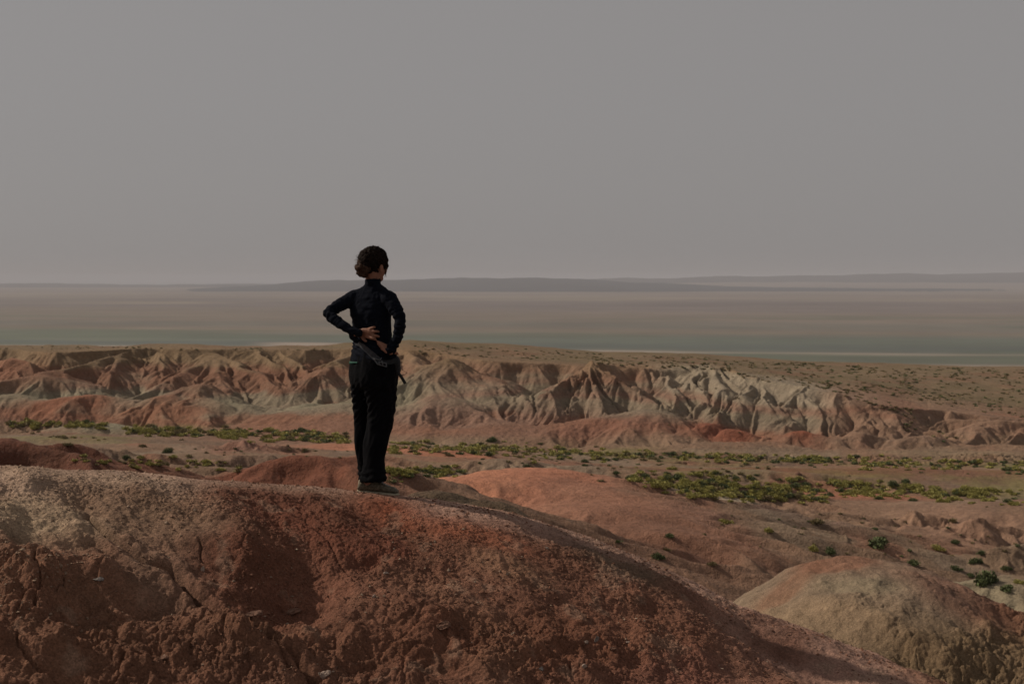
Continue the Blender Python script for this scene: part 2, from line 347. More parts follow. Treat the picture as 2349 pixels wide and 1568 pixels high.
def blob(X, Y, px, py, Yc, rx, ry):      # soft elliptical patch at a place on the ground, sizes in layout units across, metres along
    x0 = (px - CX) / F * Yc
    return np.exp(-(((X - x0) / (rx / F * Yc)) ** 2 + ((Y - Yc) / ry) ** 2))

du = .00070
ui = np.arange(-.40, .40001, du)
uo = np.linspace(.405, 1.1, 60)
U = np.concatenate([-uo[::-1], ui, uo])
V = np.concatenate([np.arange(11, 30, .07), np.arange(30, 90, .22), np.arange(90, 200, .30), np.arange(200, 305, .21), np.arange(305, 406, .55), np.geomspace(408, 1500, 70)])
print('mid grid', len(U), len(V))
Xg = U[None, :] * V[:, None]; Yg = np.repeat(V[:, None], len(U), 1); Ug = np.repeat(U[None, :], len(V), 0)
Xg = Xg.astype(np.float32); Yg = Yg.astype(np.float32); Ug = Ug.astype(np.float32)
warpx = Xg + 1.0 * vn(Xg / 6, Yg / 6, 71) * sst(60, 150, Yg); warpy = Yg + 1.0 * vn(Xg / 6, Yg / 6, 72) * sst(60, 150, Yg)
Z = mid_base(Ug, Xg, Yg)
def rows_near(Yc, ext): return slice(max(0, int(np.searchsorted(V, Yc - ext))), int(np.searchsorted(V, Yc + ext)))
for d in DOM:
    sl_ = rows_near(d[2], 16 if d[2] < 40 else 45)
    Z[sl_] = smax(Z[sl_], dome_eval(warpx[sl_], warpy[sl_], d), .25 if d[2] < 40 else .55)
for pts, r, k in SPUR:
    sl_ = rows_near(np.mean([p[2] for p in pts]), 60)
    Z[sl_] = smax(Z[sl_], spur_eval(warpx[sl_], warpy[sl_], pts, r, k), .45)
# gullies
a, b_ = int(np.searchsorted(V, 60)), int(np.searchsorted(V, 405))
S = slice(a, b_)
zs = Z[S]; xs = Xg[S]; ys = Yg[S]
gx, gy = grad(zs, U, V[S])
st0 = np.hypot(gx, gy)
steep = (1 - .38 * sst(1600, 1800, CX + Ug[S] * F) * (1 - sst(2040, 2140, CX + Ug[S] * F))) * sst(.10, .45, st0) * sst(60, 100, ys) * (.22 + .78 * sst(205, 222, ys)) * (1 - .75 * sst(330, 360, ys))
h = np.zeros_like(zs); ax, ay = gx.copy(), gy.copy()
fr = 1 / 10.5; amp = 1.0
wx = xs + 2.5 * vn(xs / 9, ys / 9, 81); wy = ys + 2.5 * vn(xs / 9, ys / 9, 82)
for o in range(5):
    n_ = np.hypot(ax, ay) + 1e-4; dx, dy = -ay / n_, ax / n_
    v_, dgx, dgy = gully(wx * fr, wy * fr, dx * 1.15, dy * 1.15, 100 + o)
    h += (v_ - .35) * amp * steep
    kk = amp * fr * 5.5 * steep; ax += dgx * kk; ay += dgy * kk
    fr *= 1.95; amp *= .46
h = h - .25 * steep
Z[S] = zs + h
# fine roughness, stronger where it is close
nz = fbm(Xg / 2.2, Yg / 2.2, 4, 131, .55)
Z += .10 * fbm(Xg / .55, Yg / .55, 3, 137) * sst(200, 215, Yg) * (1 - sst(330, 350, Yg))
a, b_ = int(np.searchsorted(V, 32)), int(np.searchsorted(V, 212)); S = slice(a, b_)       # small rills on the valley mounds
gx, gy = grad(Z[S], U, V[S]); n_ = np.hypot(gx, gy) + 1e-4; sm = sst(.04, .25, n_) * sst(32, 50, Yg[S])
for f_, am, sd in ((1 / 8., .55, 190), (1 / 3.2, .28, 191), (1 / 1.3, .12, 192)):
    v_, _a, _b = gully(Xg[S] * f_ + .4 * vn(Xg[S] / 3, Yg[S] / 3, 193), Yg[S] * f_, -gy / n_ * 1.1, gx / n_ * 1.1, sd); Z[S] += (v_ - .4) * am * sm
Z += nz * np.where(Yg < 60, .07, .10) * (1 - sst(350, 500, Yg))
Z += .05 * fbm(Xg / .35, Yg / .35, 3, 141) * (1 - sst(60, 110, Yg))

# colours by strata and by place
def mid_colour():
    px = CX + Ug * F
    n1 = fbm(Xg / 14, Yg / 14, 4, 151); n2 = fbm(Xg / 4, Yg / 4, 4, 161); n3 = fbm(Xg / 40, Yg / 30, 3, 171)
    c = np.empty(Xg.shape + (3,), np.float32); c[:] = (.285, .185, .130)
    c = mixc(c, (.270, .150, .108), sst(0, .6, n3 + n1 * .4) * .8); c = mixc(c, (.28, .21, .15), sst(.1, .6, -n3 + n1 * .4) * .7)
    # badlands strata: height above the floor, tilted and wavy
    hh = Z + 24.6 + n1 * .9 + n2 * .45
    tilt = np.interp(px, [0, 500, 900, 1360, 1800, 2100, 2349], [0, .3, -.4, -.6, 1.2, 2.2, 1.2])
    hh = hh + tilt
    inw = sst(208, 222, Yg) * (1 - sst(300, 345, Yg)) * sst(.9, 2.2, Z + 24.6)
    lay = [(-5, (.30, .185, .135)), (1.2, (.31, .170, .125)), (1.9, (.315, .150, .098)), (2.9, (.31, .150, .10)), (3.4, (.29, .215, .165)), (4.4, (.285, .235, .18)),
           (5.2, (.30, .25, .19)), (5.9, (.315, .19, .145)), (6.8, (.30, .225, .17)), (7.6, (.30, .165, .115)), (8.6, (.29, .17, .115)), (9.6, (.305, .20, .13)), (10.6, (.28, .185, .11)), (14, (.26, .18, .105))]
    L = np.stack([np.interp(hh, [l[0] for l in lay], [l[1][i] for l in lay]) for i in range(3)], -1)
    c = c * (1 - inw[..., None]) + L * inw[..., None]
    # left third: more brown red above, ochre lip
    lf = (1 - sst(780, 900, px)) * inw
    c = mixc(c, (.26, .125, .08), lf * sst(5.0, 6.2, hh) * (1 - sst(8.6, 9.6, hh)) * sst(-.5, .4, n1) * .85)
    c = mixc(c, (.265, .185, .112), lf * sst(8.3, 9.4, hh) * .85)
    c = mixc(c, (.30, .26, .195), lf * sst(2.6, 3.4, hh) * (1 - sst(4.3, 5.2, hh)) * sst(-.1, .3, n3 + n1) * .7)
    # right: light grey rim over rosy flanks
    rg = sst(1450, 1560, px) * (1 - sst(1950, 2080, px)) * inw
    c = mixc(c, (.37, .325, .26), rg * sst(6.2, 7.2, hh) * (1 - sst(9.9, 10.8, hh)) * .85)
    rr = sst(1850, 1950, px) * inw
    c = mixc(c, (.34, .175, .12), rr * .6)
    # tableland behind: tan and olive
    tb = sst(262, 300, Yg) * sst(1000, 1300, px) + sst(300, 330, Yg) * (1 - sst(1000, 1300, px)); tb = np.clip(tb, 0, 1)
    c = mixc(c, (.245, .178, .115), tb * .95); c = mixc(c, (.27, .155, .10), tb * sst(.0, .4, n1) * .7); c = mixc(c, (.200, .155, .088), tb * sst(.0, .5, -n1 + n3 * .5) * .6)
    vy = sst(60, 90, Yg) * (1 - sst(212, 232, Yg)); n4 = fbm(Xg / 6, Yg / 9, 4, 181); c = mixc(c, (.36, .17, .115), vy * sst(.12, .45, n4) * .6); c = mixc(c, (.20, .145, .12), vy * sst(.12, .45, -n4) * .6); c = mixc(c, (.36, .275, .205), vy * sst(.2, .5, n1 - n4) * .5)
    # places
    def P_(px_, py_, Yc, rx, ry, col, s=1): nonlocal c; c = mixc(c, col, np.clip(blob(Xg, Yg, px_, py_, Yc, rx, ry) * 1.6 * (.8 + .5 * n2), 0, 1) * s)
    grn = (.30, .275, .205)
    P_(230, 975, 226, 110, 7, grn); P_(720, 930, 256, 90, 5, grn); P_(880, 915, 252, 120, 6, grn); P_(540, 930, 256, 70, 5, grn, .8); P_(60, 905, 264, 90, 5, grn, .9); P_(250, 890, 266, 90, 5, grn, .7)
    P_(150, 930, 257, 120, 4, (.33, .14, .085)); P_(350, 960, 251, 110, 4, (.33, .16, .10)); P_(20, 850, 280, 60, 9, (.33, .155, .10), .9); P_(455, 950, 250, 40, 2.5, (.33, .14, .085), .6)
    P_(1000, 1040, 186, 130, 7, (.52, .21, .13)); P_(790, 1020, 190, 120, 8, (.48, .21, .135)); P_(500, 1010, 200, 200, 8, (.31, .175, .13), .8)
    P_(560, 1028, 172, 90, 4, (.30, .15, .12), .8); P_(330, 1010, 200, 80, 5, (.27, .19, .15), .8); P_(650, 1008, 205, 70, 5, (.34, .17, .12), .7); P_(840, 1048, 150, 60, 4, (.35, .16, .11), .8); P_(200, 1040, 150, 70, 4, (.26, .165, .13), .8); P_(330, 1052, 132, 60, 3, (.36, .18, .125), .7); P_(560, 1056, 132, 70, 3, (.25, .16, .125), .8)
    P_(-20, 1010, 62, 340, 9, (.19, .070, .045)); P_(160, 1050, 57, 300, 6, (.19, .072, .046)); P_(680, 1050, 69, 210, 7, (.235, .085, .052)); P_(400, 1070, 50, 90, 4, (.22, .14, .11))
    P_(1200, 1090, 108, 230, 11, (.56, .225, .14)); P_(1080, 1100, 106, 150, 7, (.58, .245, .15)); P_(1290, 1105, 104, 70, 4, (.25, .105, .075), .7); P_(1850, 1235, 112, 90, 4, (.30, .19, .165), .8); P_(2080, 1175, 138, 90, 5, (.42, .27, .20), .8); P_(2240, 1195, 128, 80, 5, (.34, .19, .14), .8); P_(1580, 1270, 100, 100, 5, (.30, .16, .12), .8); P_(1410, 1112, 130, 90, 4, (.40, .24, .18), .7)
    P_(1380, 1160, 98, 150, 9, (.42, .20, .135)); P_(1480, 1290, 84, 200, 13, (.235, .115, .08), .8)
    P_(1070, 1150, 24, 190, 1.8, (.125, .088, .058)); P_(1190, 1185, 23, 110, 1.6, (.135, .092, .06))
    P_(1640, 1200, 127, 110, 6, (.50, .42, .335)); P_(1745, 1165, 140, 80, 4, (.24, .195, .165)); P_(1690, 1240, 118, 200, 3.5, (.25, .135, .115), .7)
    P_(1960, 1140, 160, 180, 5, (.46, .18, .11), .9); P_(2200, 1200, 132, 260, 14, (.36, .215, .155), .9); P_(1960, 1200, 140, 150, 9, (.30, .19, .135), .7)
    P_(1960, 1078, 181, 560, 5.5, (.27, .112, .072), .95); P_(2300, 1074, 184, 130, 2, (.36, .26, .18), .8)
    P_(2250, 1340, 82, 130, 7, (.31, .27, .19), .9); P_(1500, 1380, 78, 160, 4, (.30, .12, .075), .7)
    P_(1074, 965, 238, 260, 5, (.31, .185, .145), .9); P_(960, 1010, 222, 160, 4, (.37, .27, .205), .8); P_(1500, 1035, 224, 130, 3, (.34, .24, .175), .6); P_(2200, 1045, 214, 220, 5, (.31, .225, .155), .9)
    P_(1835, 990, 226, 60, 3.5, (.35, .115, .065)); P_(1627, 975, 231, 45, 3.5, (.33, .115, .07)); P_(1690, 990, 229, 60, 3, (.33, .115, .07)); P_(1400, 1000, 230, 160, 3, (.33, .155, .11), .8)
    # grassy olive tint under the shrub belts
    og = (.235, .215, .085)
    for (q0, q1, Y0_, Y1_, hw) in ((-300, 850, 262, 238, 5), (850, 1500, 222, 214, 7), (1500, 2500, 208, 199, 6), (1380, 2600, 176, 172, 9), (860, 1080, 172, 172, 5), (0, 500, 190, 190, 6)):
        yy = np.interp(px, [q0, q1], [Y0_, Y1_]); m = np.exp(-((Yg - yy) / hw) ** 2) * sst(q0 - 40, q0 + 60, px) * (1 - sst(q1 - 60, q1 + 60, px))
        c = mixc(c, og, np.clip(m * sst(-.5, .4, n2 + n1 * .6), 0, 1) * .75 * (1 - sst(1.0, 2.0, Z + 24.6) * sst(190, 200, Yg)))
    c *= (1 + .10 * n2)[..., None]
    return np.clip(c, .01, .9)

def tone(c):
    l_ = c.mean(-1, keepdims=True); return ((c * .86 + l_ * .14) * np.array((.79, .735, .64))).astype(np.float32)
hills = grid_mesh('hills', Xg, Yg, Z, M_mid, tone(mid_colour())); tag(hills, 'eroded red and grey badlands around a dry valley', kind='structure')

PYg = HZ - Z / Yg * F
def ground_at(px, py):                # first point of the hills seen through this place of the picture
    j = int(np.argmin(np.abs(U - (px - CX) / F))); colp = PYg[:, j]
    m = np.minimum.accumulate(colp); k = int(np.searchsorted(-m, -py))
    if k >= len(V) - 1: return None
    return Vector((U[j] * V[k], V[k], Z[k, j]))

# ------------------------------------------------------------------ the near ridge and the mound beside it
def make_ridge(name, label, pts, Vr, u0, u1, du_, a, r, detail, colour, mat, fl_=0.):
    ox = np.array([W(*p).x for p in pts]); oz = np.array([W(*p).z for p in pts]); oy = np.array([p[2] for p in pts], float)
    u = np.concatenate([np.linspace(u0 - .5, u0, 30)[:-1], np.arange(u0, u1, du_), np.linspace(u1, u1 + .4, 30)])
    X = (u[None, :] * Vr[:, None]).astype(np.float32); Y = np.repeat(Vr[:, None], len(u), 1).astype(np.float32)
    fx = np.linspace(ox[0] - 6, ox[-1] + 6, 800)
    def spline(xp, yp):                  # interpolate, then round the corners
        y = np.interp(fx, xp, yp); y = np.where(fx < xp[0], yp[0] + (fx - xp[0]) * (yp[1] - yp[0]) / (xp[1] - xp[0]), y)
        y = np.where(fx > xp[-1], yp[-1] + (fx - xp[-1]) * (yp[-1] - yp[-2]) / (xp[-1] - xp[-2]), y)
        k = np.hanning(31); k /= k.sum(); return np.convolve(np.pad(y, 15, 'edge'), k, 'valid')
    sy_, sz_ = spline(ox, oy), spline(ox, oz)
    yc = np.interp(X, fx, sy_); zc = np.interp(X, fx, sz_)
    a = a * (1 - fl_ * sst(.1, 1.7, X)); m = np.clip(-zc / yc, .02, a * .8); D0 = r * m / np.sqrt(a * a - m * m)
    D = yc - Y
    Z = zc - a * (np.sqrt((D - D0) ** 2 + r * r) - np.sqrt(D0 ** 2 + r * r))
    PX = CX + u[None, :] * F + 0 * Y; PY = HZ - Z / Y * F
    Z = Z + detail(X, Y, D, PX, PY)
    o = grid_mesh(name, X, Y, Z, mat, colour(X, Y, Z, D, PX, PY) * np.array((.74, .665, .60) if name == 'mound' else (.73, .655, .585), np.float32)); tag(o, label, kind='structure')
    return o, u, Vr, X, Y, Z

def G(PX, PY, px, py, rx, ry, rot=0.0):
    c, s = math.cos(rot), math.sin(rot); dx, dy = PX - px, PY - py
    return np.exp(-(((dx * c + dy * s) / rx) ** 2 + ((-dx * s + dy * c) / ry) ** 2))

def seg(PX, PY, pts):                    # distance to a polyline, in layout units
    b = np.full(PX.shape, 1e6, np.float32)
    for (x0, y0), (x1, y1) in zip(pts[:-1], pts[1:]):
        ex, ey = x1 - x0, y1 - y0; t = np.clip(((PX - x0) * ex + (PY - y0) * ey) / (ex * ex + ey * ey), 0, 1)
        b = np.minimum(b, np.hypot(PX - x0 - t * ex, PY - y0 - t * ey))
    return b

def clods(X, Y, size, seed):             # rounded lumps side by side, every one of its own height
    f1, f2, idn = cellf(X / size + .35 * vn(X / size / .8, Y / size / .8, seed + 3), Y / size + .35 * vn(X / size / .8, Y / size / .8, seed + 4), seed)
    e = np.clip((f2 - f1) * 1.6, 0, 1)
    return (np.sqrt(np.clip(1 - f1 * f1 * 1.1, 0, 1)) * (.35 + .9 * idn) * sst(0, .35, e)) * size * .42

def left0(PX, PY): return np.clip(G(PX, PY, 60, 1450, 330, 190) + .7 * G(PX, PY, 700, 1530, 500, 110), 0, 1)
def ridge_detail(X, Y, D, PX, PY):
    wob = vn(X / .9, Y / .9, 201)
    inside = sst(.05, .5, D)
    PX = PX + 34 * fbm(X / .3, Y / .3, 3, 291); PY = PY + 22 * fbm(X / .3, Y / .3, 3, 292)
    z = .030 * fbm(X / 1.1, Y / 1.1, 3, 203) * sst(-.1, .4, D) + .012 * fbm(X / .25, Y / .25, 4, 207)
    # shapes seen on the slope
    for px, py, rx, ry, rot, h in [
        (655, 1365, 95, 85, .5, -.12), (560, 1290, 60, 70, .9, .05), (470, 1240, 120, 50, .4, .035), (790, 1420, 60, 90, .3, .045),
        (60, 1245, 50, 18, .2, -.05), (190, 1250, 55, 22, .2, -.055), (90, 1330, 110, 70, 0, .05), (40, 1450, 90, 80, 0, .06), (120, 1500, 60, 60, 0, .04),
        (340, 1385, 90, 32, .25, -.08), (290, 1340, 90, 26, .35, .05), (240, 1420, 90, 40, .3, -.05), (430, 1440, 90, 40, .6, .04),
        (850, 1285, 60, 16, 0, -.045), (900, 1300, 60, 18, 0, .02), (890, 1410, 80, 40, .2, .03), (1020, 1420, 50, 26, 0, .045), (1050, 1450, 46, 20, 0, -.04),
        (1250, 1490, 60, 22, .1, .04), (1260, 1515, 60, 14, .1, -.045), (1380, 1500, 50, 26, .1, -.03), (1500, 1380, 130, 40, .45, .03), (1470, 1410, 60, 18, .2, -.035),
        (1700, 1450, 120, 40, .62, -.07), (1600, 1430, 90, 34, .5, .025), (1130, 1330, 140, 40, .4, .03), (960, 1230, 110, 22, .35, -.02),
        (540, 1180, 90, 30, .4, .02), (640, 1210, 90, 18, .5, -.025), (1850, 1540, 160, 36, .55, -.05), (620, 1530, 120, 40, .5, .05), (760, 1500, 90, 30, .4, -.03)]:
        z = z + h * G(PX, PY, px, py, rx, ry, rot) * (1 + .3 * wob)
    # the long crease running down to the right, and smaller ones
    wx_ = PX + 9 * vn(X / .12, Y / .12, 211); wy_ = PY + 9 * vn(X / .12, Y / .12, 212)
    for pts, wd, dp in [([(200, 1180), (270, 1225), (345, 1290), (420, 1350), (455, 1390), (500, 1440), (560, 1490), (640, 1535), (720, 1590)], 7, .055),
                        ([(455, 1265), (470, 1300), (520, 1330)], 4, .02), ([(80, 1310), (95, 1370), (100, 1430)], 4, .03), ([(120, 1290), (145, 1350), (130, 1380)], 3, .02),
                        ([(40, 1480), (60, 1540), (150, 1570)], 5, .03), ([(560, 1480), (610, 1530), (670, 1580)], 5, .03), ([(640, 1150), (760, 1250), (800, 1330)], 5, .014)]:
        z = z - dp * np.exp(-(seg(wx_, wy_, pts) / (wd * .8)) ** 2) * (1.9 if wd == 7 else 1.2)
    d = seg(wx_, wy_, [(200, 1180), (345, 1290), (455, 1390), (560, 1490), (720, 1590)])
    z = z + .034 * np.exp(-((d - 26) / 15) ** 2) * sst(1200, 1260, PY)
    al = (X * .62 - Y * .78); ac = (X * .78 + Y * .62)      # slanting strata and runnels, down to the right
    z = z + .034 * fbm(ac / .16 + .2 * wob, al / .9, 4, 293) * inside * (.35 + .65 * (1 - sst(700, 1100, PX))) + .016 * (1 - 2.5 * np.abs(vn(ac / .30 + .25 * wob, al / 1.6, 295))) * inside
    z = z + .020 * fbm(X / .07, Y / .07, 3, 297, .6) * np.clip(.3 * inside + left0(PX, PY) * .6, 0, 1)
    # rills
    v_, _, _ = gully(X / .33 + .3 * wob, Y / .33, np.full_like(X, 1.0), np.full_like(X, .25), 221)
    z = z + .014 * v_ * inside * (.4 + .6 * sst(-.2, .4, fbm(X / .8, Y / .8, 2, 223)))
    # clods: patchy, strongest low on the left
    patch = fbm(X / .45, Y / .45, 4, 231)
    left = 1.2 * G(PX, PY, 40, 1450, 260, 170) + .8 * G(PX, PY, 330, 1500, 260, 90) + .55 * G(PX, PY, 700, 1540, 330, 70) + .5 * G(PX, PY, 1250, 1500, 330, 60) + .3 * G(PX, PY, 900, 1420, 300, 90)
    left = np.clip(left, 0, 1)
    z = z + clods(X, Y, .15, 241) * left * sst(-.7, -.1, patch) * .62
    z = z + (.055 * fbm(X / .42, Y / .36, 4, 245, .55) + .03 * (1 - 2.2 * np.abs(vn(X / .5 + .3 * wob, Y / .38, 246)))) * np.clip(.45 * inside + left, 0, 1)
    z = z + .022 * (1 - np.abs(fbm(X / .16, Y / .16, 4, 243)) * 2.2) * np.clip(.35 * inside + left, 0, 1)
    z = z + clods(X, Y, .06, 251) * np.clip(.32 * inside + left, 0, 1) * sst(-.3, .15, patch + .4 * left) * .55
    z = z + clods(X, Y, .026, 261) * np.clip(.07 + .6 * inside * sst(-.3, .2, patch) + left * .5, 0, 1) * 1.15
    z = z + .006 * fbm(X / .03, Y / .03, 2, 271)
    f1, f2, _ = cellf(X / .22 + .5 * wob, Y / .22 + .3 * patch, 281)      # drying cracks
    z = z - .014 * (1 - sst(.0, .07, f2 - f1)) * (left * .8 + .5 * G(PX, PY, 560, 1300, 110, 60)) * sst(-.3, .2, patch)
    # keep the standing place even
    flat = 1 - .8 * np.exp(-(((X + .82) / .28) ** 2 + ((Y - 10.3) / .35) ** 2))
    return z * flat

def ridge_colour(X, Y, Z, D, PX, PY):
    n1 = fbm(X / .8, Y / .8, 4, 301); n2 = fbm(X / .18, Y / .18, 4, 311); n3 = fbm(X / 2.2, Y / 1.2, 3, 321)
    c = np.empty(X.shape + (3,), np.float32); c[:] = (.255, .132, .094)
    def P_(px, py, rx, ry, col, s=1, rot=0): nonlocal c; c = mixc(c, col, np.clip(G(PX, PY, px, py, rx, ry, rot) * 1.7 + .45 * n1 * G(PX, PY, px, py, rx * 1.4, ry * 1.4, rot), 0, 1) * s)
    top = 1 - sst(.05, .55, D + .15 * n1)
    c = mixc(c, (.50, .345, .285), top * sst(250, 700, PX) * .9)  # pale pink crest soil, lightened further here and below for its sunlit strip
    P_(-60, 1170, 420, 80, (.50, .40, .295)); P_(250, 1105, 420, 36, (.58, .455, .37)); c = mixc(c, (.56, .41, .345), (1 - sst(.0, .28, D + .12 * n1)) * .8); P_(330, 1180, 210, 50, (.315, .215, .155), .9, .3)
    P_(100, 1450, 260, 150, (.29, .160, .108), .9); P_(380, 1330, 120, 60, (.30, .20, .15), .8, .6)
    P_(640, 1180, 190, 50, (.215, .095, .066), .85, .3); P_(820, 1230, 180, 60, (.205, .082, .055), .9, .25); P_(620, 1340, 160, 90, (.23, .105, .072), .8)
    P_(970, 1190, 130, 26, (.33, .115, .065), .9, .3); P_(1120, 1235, 130, 26, (.36, .150, .095), .85, .3); P_(1160, 1310, 90, 26, (.33, .20, .135), .7, .3)
    P_(1330, 1280, 160, 30, (.26, .14, .10), .8, .42); P_(1560, 1400, 180, 60, (.22, .10, .07), .8, .5)
    P_(1420, 1300, 120, 26, (.20, .165, .125), .8, .48); P_(1700, 1440, 110, 30, (.235, .10, .06), .8, .55); P_(1900, 1520, 260, 60, (.46, .31, .26), .9, .42); P_(1650, 1560, 200, 60, (.26, .125, .10), .8)
    P_(1150, 1480, 380, 80, (.225, .105, .068), .7); P_(480, 1500, 300, 60, (.225, .12, .08), .7)
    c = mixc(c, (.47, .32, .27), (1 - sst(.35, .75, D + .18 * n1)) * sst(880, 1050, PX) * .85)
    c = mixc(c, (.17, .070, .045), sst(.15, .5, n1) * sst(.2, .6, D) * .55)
    c = mixc(c, (.33, .20, .14), sst(.2, .6, -n1) * .35)
    c = mixc(c, (.37, .28, .22), sst(.35, .6, n2) * .35)
    c *= (1 + .16 * n2)[..., None]
    return np.clip(c, .01, .9)

Vr = np.concatenate([np.linspace(2.5, 6.88, 60), np.arange(6.9, 10.6, .0040), np.linspace(10.61, 11.5, 70), np.linspace(11.55, 14.5, 40)])
RPTS = [(-500, 1052, 9.3), (-200, 1058, 9.5), (0, 1067, 9.6), (120, 1076, 9.7), (240, 1080, 9.8), (330, 1083, 9.9), (460, 1100, 10.0), (700, 1116, 10.2), (870, 1130, 10.3), (1000, 1144, 10.3),
        (1150, 1170, 10.32), (1270, 1203, 10.35), (1400, 1250, 10.4), (1540, 1312, 10.4), (1690, 1392, 10.4), (1850, 1452, 10.35), (2000, 1508, 10.3), (2140, 1568, 10.2), (2400, 1680, 10.1)]
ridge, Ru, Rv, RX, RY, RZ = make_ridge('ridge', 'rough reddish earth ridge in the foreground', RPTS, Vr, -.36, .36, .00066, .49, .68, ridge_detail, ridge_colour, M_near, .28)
print('ridge', RX.shape)

def ridge_at(x, y):                      # height and steepness of the ridge under a point
    j = float(np.interp(x / y, Ru, np.arange(len(Ru)))); i = float(np.interp(y, Rv, np.arange(len(Rv))))
    i0, j0 = int(i), int(j); return float(RZ[i0, j0] * (1 - (i - i0)) + RZ[min(i0 + 1, len(Rv) - 1), j0] * (i - i0))
RPY = HZ - RZ / RY * F
def ridge_hit(px, py):
    j = int(np.argmin(np.abs(Ru - (px - CX) / F))); m = np.minimum.accumulate(RPY[:, j]); k = int(np.searchsorted(-m, -py))
    k = min(k, len(Rv) - 1); return Vector((Ru[j] * Rv[k], Rv[k], RZ[k, j]))

def mound_detail(X, Y, D, PX, PY):
    z = .13 * fbm(X / 1.5, Y / 1.5, 4, 401) + .03 * (1 - 2 * np.abs(fbm(X / .5, Y / .7, 3, 407))) + .02 * fbm(X / .4, Y / .4, 4, 403)
    rough = sst(-.35, .35, G(PX, PY, 2300, 1590, 240, 160) * 1.6 - .55 + .65 * fbm(X / .6, Y / .6, 4, 405))
    z = z + clods(X, Y, .17, 411) * rough * .45 + .06 * fbm(X / .2, Y / .2, 4, 419, .6) * (.15 + rough) + clods(X, Y, .09, 413) * np.clip(rough + .10, 0, 1) * .7 + clods(X, Y, .05, 415) * (.25 + .5 * rough) + .018 * fbm(X / .12, Y / .3, 4, 417)
    for px, py, rx, ry, rot, h in [(2080, 1500, 80, 26, .5, -.12), (2230, 1440, 140, 16, .5, -.07), (2200, 1560, 100, 30, .5, -.12), (2300, 1480, 110, 20, .55, .06), (2120, 1470, 90, 24, .5, .07), (2290, 1545, 80, 18, .5, -.08)]:
        z = z + h * G(PX, PY, px, py, rx, ry, rot)
    v_, _, _ = gully(X / .7, Y / .7, np.full_like(X, .9), np.full_like(X, .5), 421)
    return z + .02 * v_

def mound_colour(X, Y, Z, D, PX, PY):
    n1 = fbm(X / 1.0, Y / 1.0, 4, 431); n2 = fbm(X / .3, Y / .3, 4, 441)
    c = np.empty(X.shape + (3,), np.float32); c[:] = (.305, .245, .185)
    def P_(px, py, rx, ry, col, s=1, rot=0): nonlocal c; c = mixc(c, col, np.clip(G(PX, PY, px, py, rx, ry, rot) * 1.7 + .6 * n1 * G(PX, PY, px, py, rx * 1.4, ry * 1.4, rot), 0, 1) * s)
    P_(1940, 1285, 150, 14, (.30, .16, .11), .8, -.15); P_(1800, 1350, 90, 16, (.29, .15, .10), .7, -.6); P_(2010, 1335, 120, 20, (.31, .275, .20), .8)
    P_(2230, 1380, 190, 36, (.26, .155, .12), .85, .45); P_(2330, 1440, 90, 40, (.255, .13, .09), .9, .5); P_(1900, 1440, 180, 60, (.345, .265, .18), .8); P_(2200, 1530, 220, 80, (.23, .17, .105), .9)
    c = mixc(c, (.22, .165, .115), sst(.2, .6, n1) * .4); c *= (1 + .15 * n2)[..., None]
    return np.clip(c, .01, .9)

MPTS = [(1380, 1560, 16.6), (1560, 1462, 16.8), (1690, 1390, 17), (1760, 1346, 17), (1850, 1300, 17), (1930, 1281, 17), (2050, 1287, 17), (2150, 1318, 17), (2250, 1366, 16.9), (2349, 1412, 16.8), (2600, 1560, 16.6)]
Vm = np.concatenate([np.linspace(11.6, 13.2, 30), np.arange(13.22, 17.6, .010), np.linspace(17.62, 19.5, 60), np.linspace(19.6, 23, 20)])
mound, *_r = make_ridge('mound', 'pale rounded earth mound at lower right', MPTS, Vm, .09, .36, .00072, .60, 1.6, mound_detail, mound_colour, M_near)


